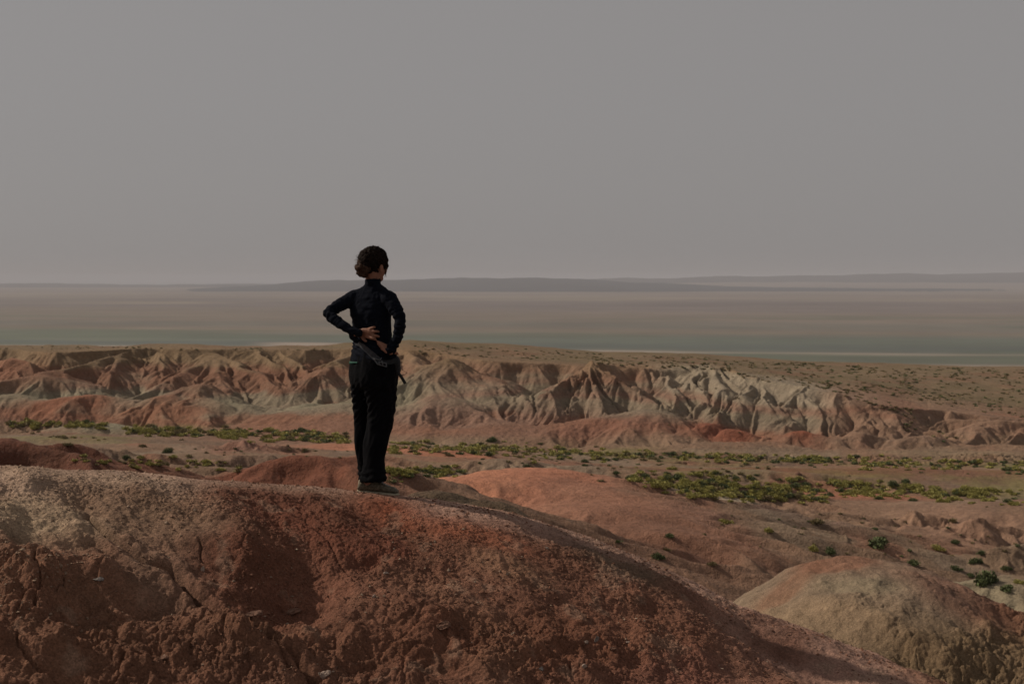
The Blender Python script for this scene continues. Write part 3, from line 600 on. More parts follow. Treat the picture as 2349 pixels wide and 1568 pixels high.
# ------------------------------------------------------------------ gravel and loose stones on the ridge
M_grit = soil_mat('grit', [(60, .8, 1.2)], [(120, .004, .5)])
OCT = np.array([(1, 0, 0), (-1, 0, 0), (0, 1, 0), (0, -1, 0), (0, 0, 1), (0, 0, -1)], float)
OCF = np.array([(0, 2, 4), (2, 1, 4), (1, 3, 4), (3, 0, 4), (2, 0, 5), (1, 2, 5), (3, 1, 5), (0, 3, 5)])
def scatter(n, ylo, yhi, s0, s1, name, label):
    i = rng.integers(np.searchsorted(Rv, ylo), np.searchsorted(Rv, yhi), n); j = rng.integers(31, len(Ru) - 31, n)
    x, y, z = RX[i, j], RY[i, j], RZ[i, j]
    patch = fbm(x / .35, y / .35, 3, 501); keep = patch > rng.uniform(-.6, .45, n); x, y, z = x[keep], y[keep], z[keep]; n = len(x)
    size = s0 * (s1 / s0) ** (rng.uniform(0, 1, n) ** 2.6)
    v = OCT[None] * (1 + .35 * rng.normal(size=(n, 6, 1))) * size[:, None, None] * .5 + rng.normal(size=(n, 6, 3)) * size[:, None, None] * .10
    v[:, :, 2] *= rng.uniform(.45, .9, n)[:, None]
    a_ = rng.uniform(0, 6.3, n); ca, sa = np.cos(a_)[:, None], np.sin(a_)[:, None]
    vx = v[:, :, 0] * ca - v[:, :, 1] * sa; vy = v[:, :, 0] * sa + v[:, :, 1] * ca
    q = np.stack([vx + x[:, None], vy + y[:, None], v[:, :, 2] + z[:, None] + size[:, None] * .10], -1)
    base = np.where(rng.uniform(size=(n, 1)) < .10, [[.40, .32, .26]], [[.235, .125, .088]]) * rng.uniform(.65, 1.35, (n, 1))
    pale = np.clip(1 - (x + 1.6 + 1.2) / 1.4, 0, 1)[:, None]; base = base * (1 - pale) + np.array([[.46, .36, .28]]) * rng.uniform(.7, 1.25, (n, 1)) * pale
    col = np.repeat(base[:, None], 6, 1).reshape(-1, 3)
    f = (OCF[None] + (np.arange(n) * 6)[:, None, None]).reshape(-1, 3)
    o = mesh_np(name, q.reshape(-1, 3), f, M_grit, col=col * np.array((.70, .63, .56)), smooth=False); tag(o, label, kind='stuff')
scatter(52000, 7.9, 10.7, .004, .022, 'gravel', 'fine gravel and crumbs of earth over the ridge')

M_stone = [plain_mat('pale_stone', (.32, .24, .19), .85, .2, (30, .8, 1.15), (60, .004, .6)), plain_mat('brown_stone', (.17, .092, .062), .9, .2, (30, .75, 1.2), (60, .005, .7)), plain_mat('grey_stone', (.19, .16, .14), .85, .25, (30, .8, 1.15), (60, .004, .5))]
def stone(px, py, wpx, hpx, kind, label, seed, rot=0.):
    p = ridge_hit(px, py); sw = wpx / F * p.y; sh = hpx / F * p.y
    bm = bmesh.new(); bmesh.ops.create_icosphere(bm, subdivisions=3, radius=.5); r_ = random.Random(seed)
    cuts = [Vector((r_.uniform(-1, 1), r_.uniform(-1, 1), r_.uniform(-1, 1))).normalized() for _ in range(11)]
    for v in bm.verts:                   # chipped faces: clip the ball by planes
        for c_ in cuts:
            d = v.co.dot(c_) - r_.uniform(.20, .30)
            if d > 0: v.co -= c_ * d
        v.co += v.co.normalized() * .02 * math.sin(v.co.x * 31 + seed) * math.cos(v.co.z * 27)
        v.co = Vector((v.co.x * sw * 1.35, v.co.y * sw * .9, v.co.z * sh * 1.5))
    me = bpy.data.meshes.new('stone'); bm.to_mesh(me); bm.free(); me.materials.append(M_stone[kind])
    o = bpy.data.objects.new('stone', me); C.objects.link(o); o.location = p + Vector((0, 0, sh * .09)); o.rotation_euler = (.2, rot, r_.uniform(0, .6))
    tag(o, label, 'stone', 'loose stones on the ridge')
for k, a_ in enumerate([
    (464, 1306, 11, 15, 0, 'pale upright square stone beside the long crease in the ridge'), (228, 1329, 26, 9, 2, 'flat grey stone under the ledge left of the long crease'),
    (585, 1409, 40, 12, 1, 'long flat brown stone in the shaded hollow low in the ridge'), (676, 1402, 40, 14, 1, 'dark elongated stone right of the flat brown one'),
    (745, 1553, 24, 22, 0, 'pale angular block at the bottom edge, left of centre'), (381, 1510, 32, 9, 1, 'thin brown slab near the bottom edge below the crease'),
    (562, 1498, 16, 18, 1, 'tilted wedge of brown earth low on the crease'), (1344, 1475, 17, 9, 0, 'pale pink stone, left one of a pair low on the ridge'),
    (1371, 1468, 13, 14, 2, 'grey leaning stone, right one of a pair low on the ridge'), (1255, 1258, 10, 8, 0, 'small pale stone just below the long shadow on the ridge'),
    (884, 1315, 14, 6, 0, 'pale flat chip under the dark hollow below the shoes'), (858, 1368, 10, 10, 0, 'small pale stone below the pale flat chip'),
    (1441, 1473, 14, 5, 0, 'thin pale sliver right of the two leaning stones'), (1341, 1533, 13, 9, 0, 'pinkish pointed stone near the bottom, below the leaning pair'),
    (1241, 1535, 14, 8, 2, 'grey stone near the bottom edge left of the pinkish one'), (1406, 1490, 16, 12, 1, 'brown stone resting beside a clod right of the leaning pair'),
    (1023, 1434, 34, 20, 1, 'largest brown clod with a shadow, mid slope below the shoes'), (1469, 1267, 12, 6, 1, 'small stone sitting on the right skyline of the ridge')]):
    stone(*a_, seed=k * 7 + 3)
g_ = ground_at(1829, 1088)
if g_:
    for dx_, sz_ in ((0, 1.0),):
        bm = bmesh.new(); bmesh.ops.create_icosphere(bm, subdivisions=3, radius=.5)
        for v in bm.verts:
            v.co.z *= .45 + .35 * math.sin(v.co.x * 9 + 1); v.co.x *= 1.5; v.co += v.co.normalized() * .08 * math.sin(v.co.x * 23) * math.cos(v.co.y * 19)
        me = bpy.data.meshes.new('rock'); bm.to_mesh(me); bm.free(); me.materials.append(M_stone[1])
        o = bpy.data.objects.new('rock', me); C.objects.link(o); o.location = g_; o.scale = (.8, .8, .8); tag(o, 'dark lumpy rock alone on the red flat at right', 'rock')


# ------------------------------------------------------------------ shrubs
M_leaf = [plain_mat('olive_leaves', (.33, .30, .090), .75, .2, (1.3, .7, 1.25)), plain_mat('dark_green_leaves', (.105, .125, .050), .75, .2, (1.3, .7, 1.3)), plain_mat('dry_leaves', (.22, .175, .085), .8, .2, (1.3, .7, 1.25))]
def shrub_geo(n, seed, leaf, flat=.62):
    """small bent leaf clumps through an uneven low dome one metre wide, on a few stems"""
    r_ = np.random.default_rng(seed); V_, F_ = [], []
    lob = [(r_.uniform(-.32, .32), r_.uniform(-.28, .28), r_.uniform(.18, .34)) for _ in range(6)] + [(0, 0, .33)]
    for i in range(n):
        cx, cy, rr = lob[r_.integers(len(lob))]
        d = r_.normal(size=3); d /= np.linalg.norm(d); d[2] = abs(d[2]); q = rr * r_.uniform(.45, 1.05)
        p = np.array((cx + d[0] * q, cy + d[1] * q, .02 + d[2] * q * flat * 2.0 * (.8 + .5 * rr)))
        t = r_.normal(size=3) * .6 + d; t[2] += .5; t /= np.linalg.norm(t); b = np.cross(t, r_.normal(size=3)); b /= np.linalg.norm(b) + 1e-6
        L = leaf * r_.uniform(.6, 1.4); k = len(V_)
        V_ += [p - b * L * .45, p + t * L * .5 + b * L * .05, p + b * L * .5, p - t * L * .6]; F_ += [(k, k + 3, k + 2, k + 1)]
    for i in range(7):
        a_ = r_.uniform(0, 6.3); e = np.array((math.cos(a_) * .25, math.sin(a_) * .25, .28)); sd = np.array((-math.sin(a_), math.cos(a_), 0)) * .012; k = len(V_)
        V_ += [-sd, sd, e + sd * .5, e - sd * .5]; F_ += [(k, k + 1, k + 2, k + 3)]
    return np.array(V_), np.array(F_)
SHP = {}
def shrub_proto(kind, var):
    if (kind, var) not in SHP:
        v_, f_ = shrub_geo(900 if var < 3 else 420, 50 + var + 10 * kind, .075 if var < 3 else .10)
        o = mesh_np('shrub', v_, f_, M_leaf[kind], smooth=False, link=False); SHP[kind, var] = o.data; bpy.data.objects.remove(o)
    return SHP[kind, var]
named = [  # px, py (middle), width, kind, height factor, label
    (2256, 1322, 62, 1, 1.25, 'largest dark green bush, low on the pink slope at far right'), (2013, 1247, 66, 1, .8, 'long low dark green shrub above the top of the pale mound'),
    (2094, 1293, 38, 1, .8, 'dark green cushion shrub just behind the right shoulder of the pale mound'), (1866, 1256, 32, 0, .9, 'olive shrub, left one of a close pair above the pale mound'),
    (1901, 1259, 34, 1, 1.0, 'darker shrub, right one of a close pair above the pale mound'), (1667, 1195, 28, 0, .9, 'dark olive shrub on the crest of the white patch of earth'),
    (1763, 1221, 24, 0, 1.0, 'light olive shrub at the right end of the white patch of earth'), (1872, 1195, 38, 2, .7, 'dry greyish shrub on the side of the pink hill'),
    (1636, 1290, 24, 2, .8, 'lone grey green shrub right of the ridge on bare brown ground'), (1508, 1276, 30, 1, 1.1, 'green bush touching the ridge skyline on the right slope'),
    (1536, 1229, 24, 1, .9, 'small green shrub above the gully behind the ridge skyline'), (1527, 1258, 22, 2, .7, 'flat dull shrub between two greener ones behind the ridge skyline'),
    (1418, 1241, 20, 1, .7, 'small low green tuft nearest the ridge skyline on the brown slope'), (2188, 1194, 24, 2, .8, 'dark brownish shrub high in the crease of the pink hill'),
    (2008, 1212, 20, 1, .7, 'small dark shrub at the foot of the crease in the pink hill'), (2191, 1244, 26, 1, .8, 'round green shrub halfway down the pink hill, under the crease'),
    (2151, 1258, 32, 0, .8, 'low olive shrub halfway down the pink hill with a tuft below it'), (2234, 1284, 34, 1, .9, 'dark green shrub, lower left one of a touching pair at far right'),
    (2254, 1275, 26, 1, .8, 'dark green shrub, upper right one of a touching pair at far right'), (2193, 1303, 30, 1, .8, 'dark green shrub directly left of the largest bush'),
    (2226, 1316, 26, 1, .8, 'small dark shrub pressed against the left of the largest bush'), (2307, 1306, 24, 1, .9, 'dark green shrub right of the largest bush'),
    (2341, 1333, 26, 0, .8, 'olive shrub cut by the right edge of the picture'), (2310, 1347, 44, 1, .7, 'spreading green shrub below and right of the largest bush'),
    (385, 1033, 27, 1, 1.0, 'dark green bush alone in the valley left of the person'), (292, 1047, 22, 1, .9, 'green shrub left of the lone dark bush, above the ridge'),
    (153, 1027, 24, 2, .7, 'dull green shrub in front of the far left grey mound'), (324, 1021, 26, 2, .6, 'flat olive shrub up and left of the lone dark bush'),
    (144, 1000, 28, 2, .6, 'dry tuft at the foot of the grey mound on the left'), (699, 1031, 17, 2, .8, 'dark shrub just left of the person at knee height'),
    (433, 1045, 21, 2, .6, 'brownish shrub right of the lone dark bush'), (1209, 1067, 20, 1, .8, 'dark green tuft above the crest of the red hill'),
    (1343, 1056, 23, 1, .8, 'green shrub, upper one of a stacked pair in mid valley'), (1341, 1066, 19, 1, .6, 'green shrub, lower one of a stacked pair in mid valley'),
    (1410, 1051, 23, 1, .6, 'wide low green shrub in open ground right of the stacked pair'), (1414, 1085, 22, 1, .6, 'low shrub on the pale streak right of the red hill'),
    (1531, 1083, 17, 1, .8, 'small green shrub standing on the long pale streak'), (1380, 1101, 20, 2, .6, 'brownish shrub on the right shoulder of the red hill')]
GR = 'shrubs scattered across the dry valley'
nsh = 0
def put_shrub(px, py, wpx, kind, hf, label, var=None):
    global nsh
    g = ground_at(px, py + wpx * .22 * hf)
    if g is None: return False
    big = wpx > 21; var = int(rng.integers(3)) if big else 3 + int(rng.integers(3))
    o = bpy.data.objects.new('shrub', shrub_proto(kind, var)); C.objects.link(o)
    wm = wpx / F * g.y * 1.08
    o.location = (g.x, g.y, g.z - .04 * wm); o.scale = (wm, wm * rng.uniform(.85, 1.15), wm * hf * 1.05); o.rotation_euler = (0, 0, rng.uniform(-.5, .5) if wpx > 40 else rng.uniform(0, 6.28))
    tag(o, label, 'shrub', GR); nsh += 1
    return True
for px, py, wpx, kind, hf, lab in named: put_shrub(px, py, wpx, kind, hf, lab)
cand = []
def belt(p0, p1, n, spread, w0, w1, lab, kinds=(0, 0, 0, 0, 2, 1), clump=1):
    for i in range(n):
        t = rng.uniform(0, 1)
        px = p0[0] + (p1[0] - p0[0]) * t; py = p0[1] + (p1[1] - p0[1]) * t + rng.normal() * spread * .8
        if clump and vn(np.array([px / 55.]), np.array([py / 9.]), 77)[0] < rng.uniform(-1.2, .25): continue
        cand.append((px, py, rng.uniform(w0, w1) * rng.uniform(.8, 1.15), int(rng.choice(kinds)), rng.uniform(.62, 1.0), lab))
L1 = 'the left badlands belt'
belt((20, 968), (240, 972), 90, 5, 12, 24, L1); belt((290, 982), (470, 992), 120, 6, 14, 26, L1); belt((470, 990), (800, 1002), 190, 9, 13, 24, L1); belt((560, 985), (740, 990), 14, 3, 16, 22, L1, (1,))
L2 = 'the belt right of the legs'
belt((895, 1022), (1130, 1030), 130, 9, 12, 24, L2); belt((1080, 1030), (1500, 1045), 230, 10, 11, 22, L2); belt((1500, 1040), (1640, 1046), 30, 5, 10, 18, L2, (0, 1))
L3 = 'the thin right belt'
belt((1560, 1048), (1900, 1052), 130, 6, 10, 20, L3, (0, 0, 1)); belt((1780, 1050), (2349, 1072), 220, 8, 11, 21, L3, (0, 0, 0, 1))
L4 = 'the broad right belt'
belt((1440, 1098), (2349, 1140), 330, 13, 14, 30, L4, (0, 0, 0, 0, 1)); belt((1500, 1110), (1900, 1140), 150, 11, 14, 28, L4); belt((1560, 1128), (1800, 1146), 60, 7, 14, 26, L4); belt((1450, 1080), (1750, 1090), 50, 4, 10, 18, L4)
L5 = 'the patch by the trouser hems'
belt((890, 1082), (1060, 1080), 70, 7, 12, 24, L5, (0, 0, 0, 1), 0); belt((890, 1100), (930, 1104), 6, 4, 14, 22, L5)
L6 = 'the strip above the left ridge'
belt((170, 1055), (560, 1068), 60, 7, 10, 22, L6, (0, 0, 0, 2), 0); belt((60, 995), (260, 1010), 14, 5, 8, 14, L6, (0, 2))
L7 = 'the bare mid valley'
belt((1100, 1060), (2349, 1075), 60, 16, 7, 15, L7, (1, 2), 0); belt((350, 1030), (800, 1040), 24, 12, 6, 13, L7, (1, 2), 0)
L8 = 'the pink hillside at right'
belt((1600, 1190), (2349, 1250), 46, 34, 6, 13, L8, (1, 2, 2), 0)
cand.sort(key=lambda q: -q[2])
room = 300 - nsh
kindname = ('yellow green', 'dark green', 'dull olive')
rows_ = {}
for q in cand[:room]: rows_.setdefault(q[5], []).append(q)
def ordn(k): return '%d%s' % (k, 'th' if 10 <= k % 100 <= 20 else {1: 'st', 2: 'nd', 3: 'rd'}.get(k % 10, 'th'))
for place, qs in rows_.items():
    qs.sort(key=lambda q: q[1] - .0306 * q[0]); parts = [('', qs)] if len(qs) < 12 else [(nm, qs[i * len(qs) // 3:(i + 1) * len(qs) // 3]) for i, nm in enumerate(('far edge of ', 'middle of ', 'near edge of '))]
    for nm, sub in parts:
        sub.sort(key=lambda q: q[0])
        for k, q in enumerate(sub): put_shrub(*q[:5], '%s shrub, %s from left, %s%s' % (kindname[q[3]], ordn(k + 1), nm, place if nm else place[4:]))
def mass(name, label, items, mats, n, leaf):
    protos = [shrub_geo(n, 900 + i, leaf) for i in range(5)]; VV, FF = {0: [], 1: [], 2: []}, {0: [], 1: [], 2: []}; cnt = {0: 0, 1: 0, 2: 0}
    for px, py, wpx, kind, hf, *_l in items:
        g = ground_at(px, py + wpx * .2)
        if g is None or g.y > 402: continue
        v_, f_ = protos[int(rng.integers(5))]; wm = wpx / F * g.y; a_ = rng.uniform(0, 6.3); ca, sa = math.cos(a_), math.sin(a_)
        q = np.stack([(v_[:, 0] * ca - v_[:, 1] * sa) * wm + g.x, (v_[:, 0] * sa + v_[:, 1] * ca) * wm + g.y, v_[:, 2] * wm * hf + g.z - .03 * wm], -1)
        VV[kind].append(q); FF[kind].append(f_ + cnt[kind]); cnt[kind] += len(v_)
    allv, allf, mi, off = [], [], [], 0
    for k in (0, 1, 2):
        if VV[k]:
            v_ = np.concatenate(VV[k]); f_ = np.concatenate(FF[k]) + off; allv.append(v_); allf.append(f_); mi.append(np.full(len(f_), k)); off += len(v_)
    o = mesh_np(name, np.concatenate(allv), np.concatenate(allf), mats[0], smooth=False)
    for m_ in mats[1:]: o.data.materials.append(m_)
    o.data.polygons.foreach_set('material_index', np.concatenate(mi).astype(np.int32)); tag(o, label, kind='stuff')
mass('scrub', 'low yellow green scrub filling the valley belts', cand[room:], M_leaf, 150, .16)
tab = []
def tuft(x0, x1, ya, yb, n, w0, w1):
    for i in range(n):
        px = rng.uniform(x0, x1); t = rng.uniform(0, 1); y0 = np.interp(px, [x0, x1], ya); y1 = np.interp(px, [x0, x1], yb)
        if vn(np.array([px / 40.]), np.array([t * 4]), 99)[0] < rng.uniform(-.9, .5): continue
        tab.append((px, y0 + (y1 - y0) * t, rng.uniform(w0, w1), int(rng.choice((1, 2, 2))), rng.uniform(.5, .8)))
tuft(940, 1360, (788, 806), (815, 825), 150, 5, 11); tuft(1360, 1650, (808, 820), (832, 850), 190, 5, 12); tuft(1650, 2000, (822, 838), (860, 905), 360, 5, 13)
tuft(1950, 2349, (836, 845), (890, 960), 560, 5, 13); tuft(0, 760, (791, 798), (800, 804), 110, 4, 10); tuft(1870, 2100, (865, 940), (885, 960), 90, 7, 14); tuft(2060, 2200, (960, 1000), (975, 1030), 26, 9, 15)
tuft(1400, 1700, (855, 870), (1000, 1010), 20, 4, 9)
mass('tableland_scrub', 'small dark scrub dotting the tableland above the badlands', tab, M_leaf, 60, .24)


# ------------------------------------------------------------------ the person
PY0 = 10.30
def A1(cx, cy, dy=0.): return W((780 + cx * .24242) / 1.08982, (580 + cy * .24242) / 1.08982, PY0 + dy)
def A2(cx, cy, dy=0.): return W((820 + cx * .22967) / 1.08982, (900 + cy * .22967) / 1.08982, PY0 + dy)
K1 = .24242 / 1.08982 / F * PY0; K2 = .22967 / 1.08982 / F * PY0
def shell(rings):                        # rings: list of lists of points, closed with caps
    V_, F_ = [], []; n = len(rings[0])
    for r_ in rings: V_ += [tuple(p) for p in r_]
    for i in range(len(rings) - 1):
        for j in range(n):
            a_ = i * n + j; b2 = i * n + (j + 1) % n; F_.append((a_, b2, b2 + n, a_ + n))
    F_.append(tuple(range(n - 1, -1, -1))); k = (len(rings) - 1) * n; F_.append(tuple(range(k, k + n)))
    return V_, F_
def limb(pts, n=18, flat=None, samples=7):   # pts: (Vector, radius): smooth sweep with round ends
    P = [p for p, r in pts]; Rr = [r for p, r in pts]; path = []
    for i in range(len(P) - 1):
        p0, p1, p2, p3 = P[max(i - 1, 0)], P[i], P[i + 1], P[min(i + 2, len(P) - 1)]
        for s_ in range(samples):
            t = s_ / samples; t2, t3 = t * t, t * t * t
            path.append((.5 * ((2 * p1) + (-p0 + p2) * t + (2 * p0 - 5 * p1 + 4 * p2 - p3) * t2 + (-p0 + 3 * p1 - 3 * p2 + p3) * t3), Rr[i] + (Rr[i + 1] - Rr[i]) * (t2 * (3 - 2 * t))))
    path.append((P[-1], Rr[-1]))
    d0 = (path[0][0] - path[1][0]).normalized(); d1 = (path[-1][0] - path[-2][0]).normalized()
    pre = [(path[0][0] + d0 * path[0][1] * c_, path[0][1] * s_) for c_, s_ in ((.95, .3), (.7, .7), (.35, .93))]
    post = [(path[-1][0] + d1 * path[-1][1] * c_, path[-1][1] * s_) for c_, s_ in ((.35, .93), (.7, .7), (.95, .3))]
    path = pre + path + post; rings = []; up = Vector((.13, 1, .07)).normalized()
    for i, (p, r) in enumerate(path):
        t = (path[min(i + 1, len(path) - 1)][0] - path[max(i - 1, 0)][0]).normalized()
        a_ = t.cross(up).normalized(); b2 = t.cross(a_).normalized(); up = -b2 if b2.dot(up) < 0 else b2
        f2 = flat or (1, 1)
        rings.append([p + a_ * math.cos(q) * r * f2[0] + up * math.sin(q) * r * f2[1] for q in [2 * math.pi * k / n for k in range(n)]])
    return shell(rings)
def ring_at(xl, xr, cy, dy, w_, d_, yaw, AA=A1, K=K1, n=36, grow=0.):
    c = AA((xl + xr) / 2, cy, dy); hw = (xr - xl) / 2 * K + grow; ca, sa = math.cos(yaw), math.sin(yaw)
    sc_ = hw / math.hypot(w_ * ca, d_ * sa); lat = Vector((ca, -sa, 0)) * w_ * sc_; fwd = Vector((sa, ca, 0)) * d_ * sc_
    out = []
    for k in range(n):
        q = 2 * math.pi * k / n; cq, sq = math.cos(q), math.sin(q); e = 1.0 / (abs(cq) ** 2.3 + abs(sq) ** 2.3) ** (1 / 2.3)
        out.append(c + lat * cq * e * .985 + fwd * sq * e * .985)
    return out
def dens(table, m=5):                    # smooth extra stations between the table's rows
    T = np.array(table, float); t = np.arange(len(T)); tt = np.linspace(0, len(T) - 1, (len(T) - 1) * m + 1); o = []
    for x in tt:
        i = min(int(x), len(T) - 2); f_ = x - i; p0, p1, p2, p3 = T[max(i - 1, 0)], T[i], T[i + 1], T[min(i + 2, len(T) - 1)]
        o.append(.5 * (2 * p1 + (p2 - p0) * f_ + (2 * p0 - 5 * p1 + 4 * p2 - p3) * f_ ** 2 + (3 * p1 - p0 - 3 * p2 + p3) * f_ ** 3))
    return o
def fuse(name, shells, voxel, mat, smooth=3, disp=None, parent=None):
    bm = bmesh.new()
    for V_, F_ in shells:
        vs = [bm.verts.new(v) for v in V_]
        for f in F_:
            try: bm.faces.new([vs[i] for i in f])
            except ValueError: pass
    bmesh.ops.recalc_face_normals(bm, faces=bm.faces)
    me = bpy.data.meshes.new('tmp'); bm.to_mesh(me); bm.free(); t = bpy.data.objects.new('tmp', me); C.objects.link(t)
    md = t.modifiers.new('r', 'REMESH'); md.mode = 'VOXEL'; md.voxel_size = voxel; md.adaptivity = 0
    if smooth: ms = t.modifiers.new('s', 'SMOOTH'); ms.factor = .5; ms.iterations = smooth
    bpy.context.view_layer.update(); dg = bpy.context.evaluated_depsgraph_get()
    m2 = bpy.data.meshes.new_from_object(t.evaluated_get(dg)); bpy.data.objects.remove(t); bpy.data.meshes.remove(me)
    co = np.empty(len(m2.vertices) * 3, np.float32); m2.vertices.foreach_get('co', co); co = co.reshape(-1, 3)
    if disp is not None:
        nn = np.empty(len(m2.vertices) * 3, np.float32); m2.vertices.foreach_get('normal', nn); co = co + nn.reshape(-1, 3) * disp(co)[:, None]
    co = co - np.array(root.location)[None]; m2.vertices.foreach_set('co', co.astype(np.float32).ravel()); m2.update()
    m2.polygons.foreach_set('use_smooth', np.ones(len(m2.polygons), bool)); m2.name = name; m2.materials.clear(); m2.materials.append(mat)
    o = bpy.data.objects.new(name, m2); C.objects.link(o); o.parent = parent or root
    return o

root = bpy.data.objects.new('person', None); C.objects.link(root); root.location = A2(540, 1430, 0); root.empty_display_size = .2
tag(root, 'woman seen from behind in dark long sleeved top and black trousers, hands at her waist', 'person')
M_skin = plain_mat('skin', (.23, .105, .066), .6, .25, (40, .88, 1.1)); M_shirt = plain_mat('shirt_cloth', (.0050, .0062, .0105), .95, .05, (60, .8, 1.2), (260, .0015, .4))
M_trouser = plain_mat('trouser_cloth', (.0036, .0036, .0045), .95, .05, (40, .8, 1.25), (240, .0012, .4)); M_hair = plain_mat('dark_brown_hair', (.010, .006, .0045), .8, .05, (90, .5, 1.8), (160, .004, .8))
M_teal = plain_mat('teal_cloth', (.003, .055, .036), .8); M_upper = plain_mat('shoe_fabric', (.095, .080, .056), .85, .2, (70, .6, 1.5), (180, .002, .5)); M_sole = plain_mat('shoe_rubber', (.36, .31, .22), .8, .2, (60, .7, 1.2))
M_strap = plain_mat('grey_webbing', (.026, .028, .034), .7, .3, (120, .8, 1.2)); M_buckle = plain_mat('grey_plastic', (.06, .062, .065), .45, .5); M_pouch = plain_mat('black_nylon', (.008, .008, .009), .7, .3)
M_eye = plain_mat('eye_white', (.6, .57, .52), .3)

# shirt torso: left, right, y, depth offset, real half width, half depth, yaw
TOR = dens([(560, 696, 478, -.01, .06, .06, .6), (552, 704, 500, -.01, .065, .065, .6), (520, 735, 528, -.01, .10, .07, .55), (462, 782, 560, -.01, .16, .085, .5), (415, 815, 600, 0, .19, .10, .5), (388, 826, 660, 0, .20, .115, .5),
            (380, 822, 740, 0, .19, .12, .55), (390, 818, 820, 0, .175, .115, .6), (412, 816, 900, 0, .155, .105, .65), (424, 818, 980, 0, .14, .098, .7), (430, 826, 1060, 0, .14, .10, .75), (424, 842, 1130, 0, .155, .11, .8),
            (406, 862, 1200, 0, .17, .12, .85), (394, 876, 1260, 0, .178, .128, .85), (391, 882, 1318, 0, .18, .13, .85)])
def torso(g=0., lo=0, hi=None): return shell([ring_at(*r_[:7], grow=g) for r_ in TOR[lo:hi]])
LSH, LEL, LWR = A1(440, 650, .02), A1(176, 806, -.03), A1(455, 1008, -.135)
RSH, REL, RWR = A1(790, 660, -.09), A1(908, 890, -.16), A1(838, 1170, -.14)
def k1(v): return v * K1
def armL(s_=1.): return limb([(LSH, k1(84) * s_), (A1(360, 690, .01), k1(72) * s_), (A1(262, 742, -.01), k1(66) * s_), (LEL, k1(60) * s_), (A1(232, 872, -.07), k1(58) * s_), (A1(320, 936, -.105), k1(50) * s_), (A1(400, 985, -.13), k1(44) * s_), (A1(486, 1010, -.142), k1(40) * s_)])
def armR(s_=1.): return limb([(RSH, k1(88) * s_), (A1(846, 740, -.125), k1(76) * s_), (A1(890, 820, -.15), k1(66) * s_), (REL, k1(60) * s_), (A1(905, 960, -.165), k1(58) * s_), (A1(880, 1060, -.16), k1(52) * s_), (A1(850, 1140, -.15), k1(46) * s_), (A1(826, 1196, -.135), k1(42) * s_)])
def shirt_disp(co):
    x, y, z = co[:, 0], co[:, 1], co[:, 2]; c0 = A1(600, 900)
    fold = vn(x * 26 + z * 12, z * 34 - x * 9 + y * 9, 601) * .0035 + vn(x * 60 + y * 30, z * 70 + y * 20, 602) * .0018
    waist = np.exp(-((z - A1(0, 1150).z) / .07) ** 2); fold = fold + .006 * np.sin(z * 190 + x * 34 + 2 * vn(x * 20, z * 20, 603)) * waist * .6
    for e, w_ in ((LEL, .09), (REL, .09), (LSH, .07), (RSH, .07)):
        d = np.sqrt((x - e.x) ** 2 + (y - e.y) ** 2 + (z - e.z) ** 2); fold = fold + .0045 * np.sin(d * 260 + 3 * vn(x * 30, z * 30, 604)) * np.exp(-(d / w_) ** 2)
    return fold
collar = shell([ring_at(548, 702, 452, -.012, .065, .068, .6), ring_at(546, 706, 475, -.012, .067, .07, .6), ring_at(544, 712, 505, -.012, .07, .072, .6), ring_at(532, 724, 530, -.01, .09, .072, .6)])
cuff2 = limb([(A1(838, 1120, -.15), k1(44)), (A1(815, 1172, -.165), k1(46)), (A1(786, 1196, -.16), k1(38))])
cuff = limb([(A1(420, 1040, -.12), k1(38)), (A1(446, 1080, -.11), k1(32)), (A1(466, 1104, -.10), k1(24))])
fuse('shirt', [torso(), armL(), armR(), collar, cuff, cuff2], .0055, M_shirt, 4, shirt_disp)

# trousers
HIPS = dens([(410, 862, 1215, 0, .168, .118, .85), (396, 874, 1290, 0, .176, .126, .88), (388, 878, 1360, .0, .18, .132, .9), (383, 872, 1440, .0, .18, .135, .9), (386, 862, 1500, .0, .18, .125, .95), (410, 846, 1560, .0, .17, .105, .95), (450, 810, 1600, .0, .14, .07, .95)])
def leg_rings(tab, g=0.): return shell([ring_at(r_[0], r_[1], r_[2], r_[3], .09, r_[4], .5, A2, K2, grow=g) for r_ in dens(tab)])
RLEG = [(395, 754, 120, -.03, .12), (395, 748, 200, -.03, .12), (402, 742, 300, -.03, .112), (432, 732, 400, -.035, .104), (442, 719, 550, -.04, .092), (424, 690, 700, -.045, .086), (392, 657, 850, -.05, .082), (384, 622, 990, -.055, .078), (384, 610, 1060, -.06, .078), (374, 622, 1150, -.065, .082), (356, 634, 1230, -.07, .088), (346, 642, 1292, -.07, .092)]
LLEG = [(236, 530, 120, .05, .13), (240, 520, 200, .06, .12), (246, 515, 300, .07, .108), (256, 505, 400, .08, .098), (268, 490, 550, .09, .084), (275, 470, 700, .10, .08), (282, 452, 850, .11, .076), (306, 446, 990, .12, .074), (318, 450, 1060, .125, .075), (328, 470, 1150, .13, .078), (332, 500, 1230, .135, .084), (334, 520, 1296, .135, .088)]
def tr_disp(co):
    x, y, z = co[:, 0], co[:, 1], co[:, 2]
    f = vn(x * 30 + z * 2.5, z * 5 + y * 14, 611) * .006 + vn(x * 55 - z * 10, z * 16 + y * 20, 612) * .0025
    kn = np.exp(-((z - A2(0, 430).z) / .12) ** 2); f = f + .004 * np.sin((z - x * 1.3) * 120 + 3 * vn(x * 18, z * 18, 613)) * kn
    hem = np.exp(-((z - A2(0, 1230).z) / .06) ** 2); return f + .004 * np.sin(z * 150 + 3 * vn(x * 20, z * 9, 614)) * hem
fuse('trousers', [shell([ring_at(*r_[:7]) for r_ in HIPS]), leg_rings(RLEG), leg_rings(LLEG)], .0058, M_trouser, 9, tr_disp)

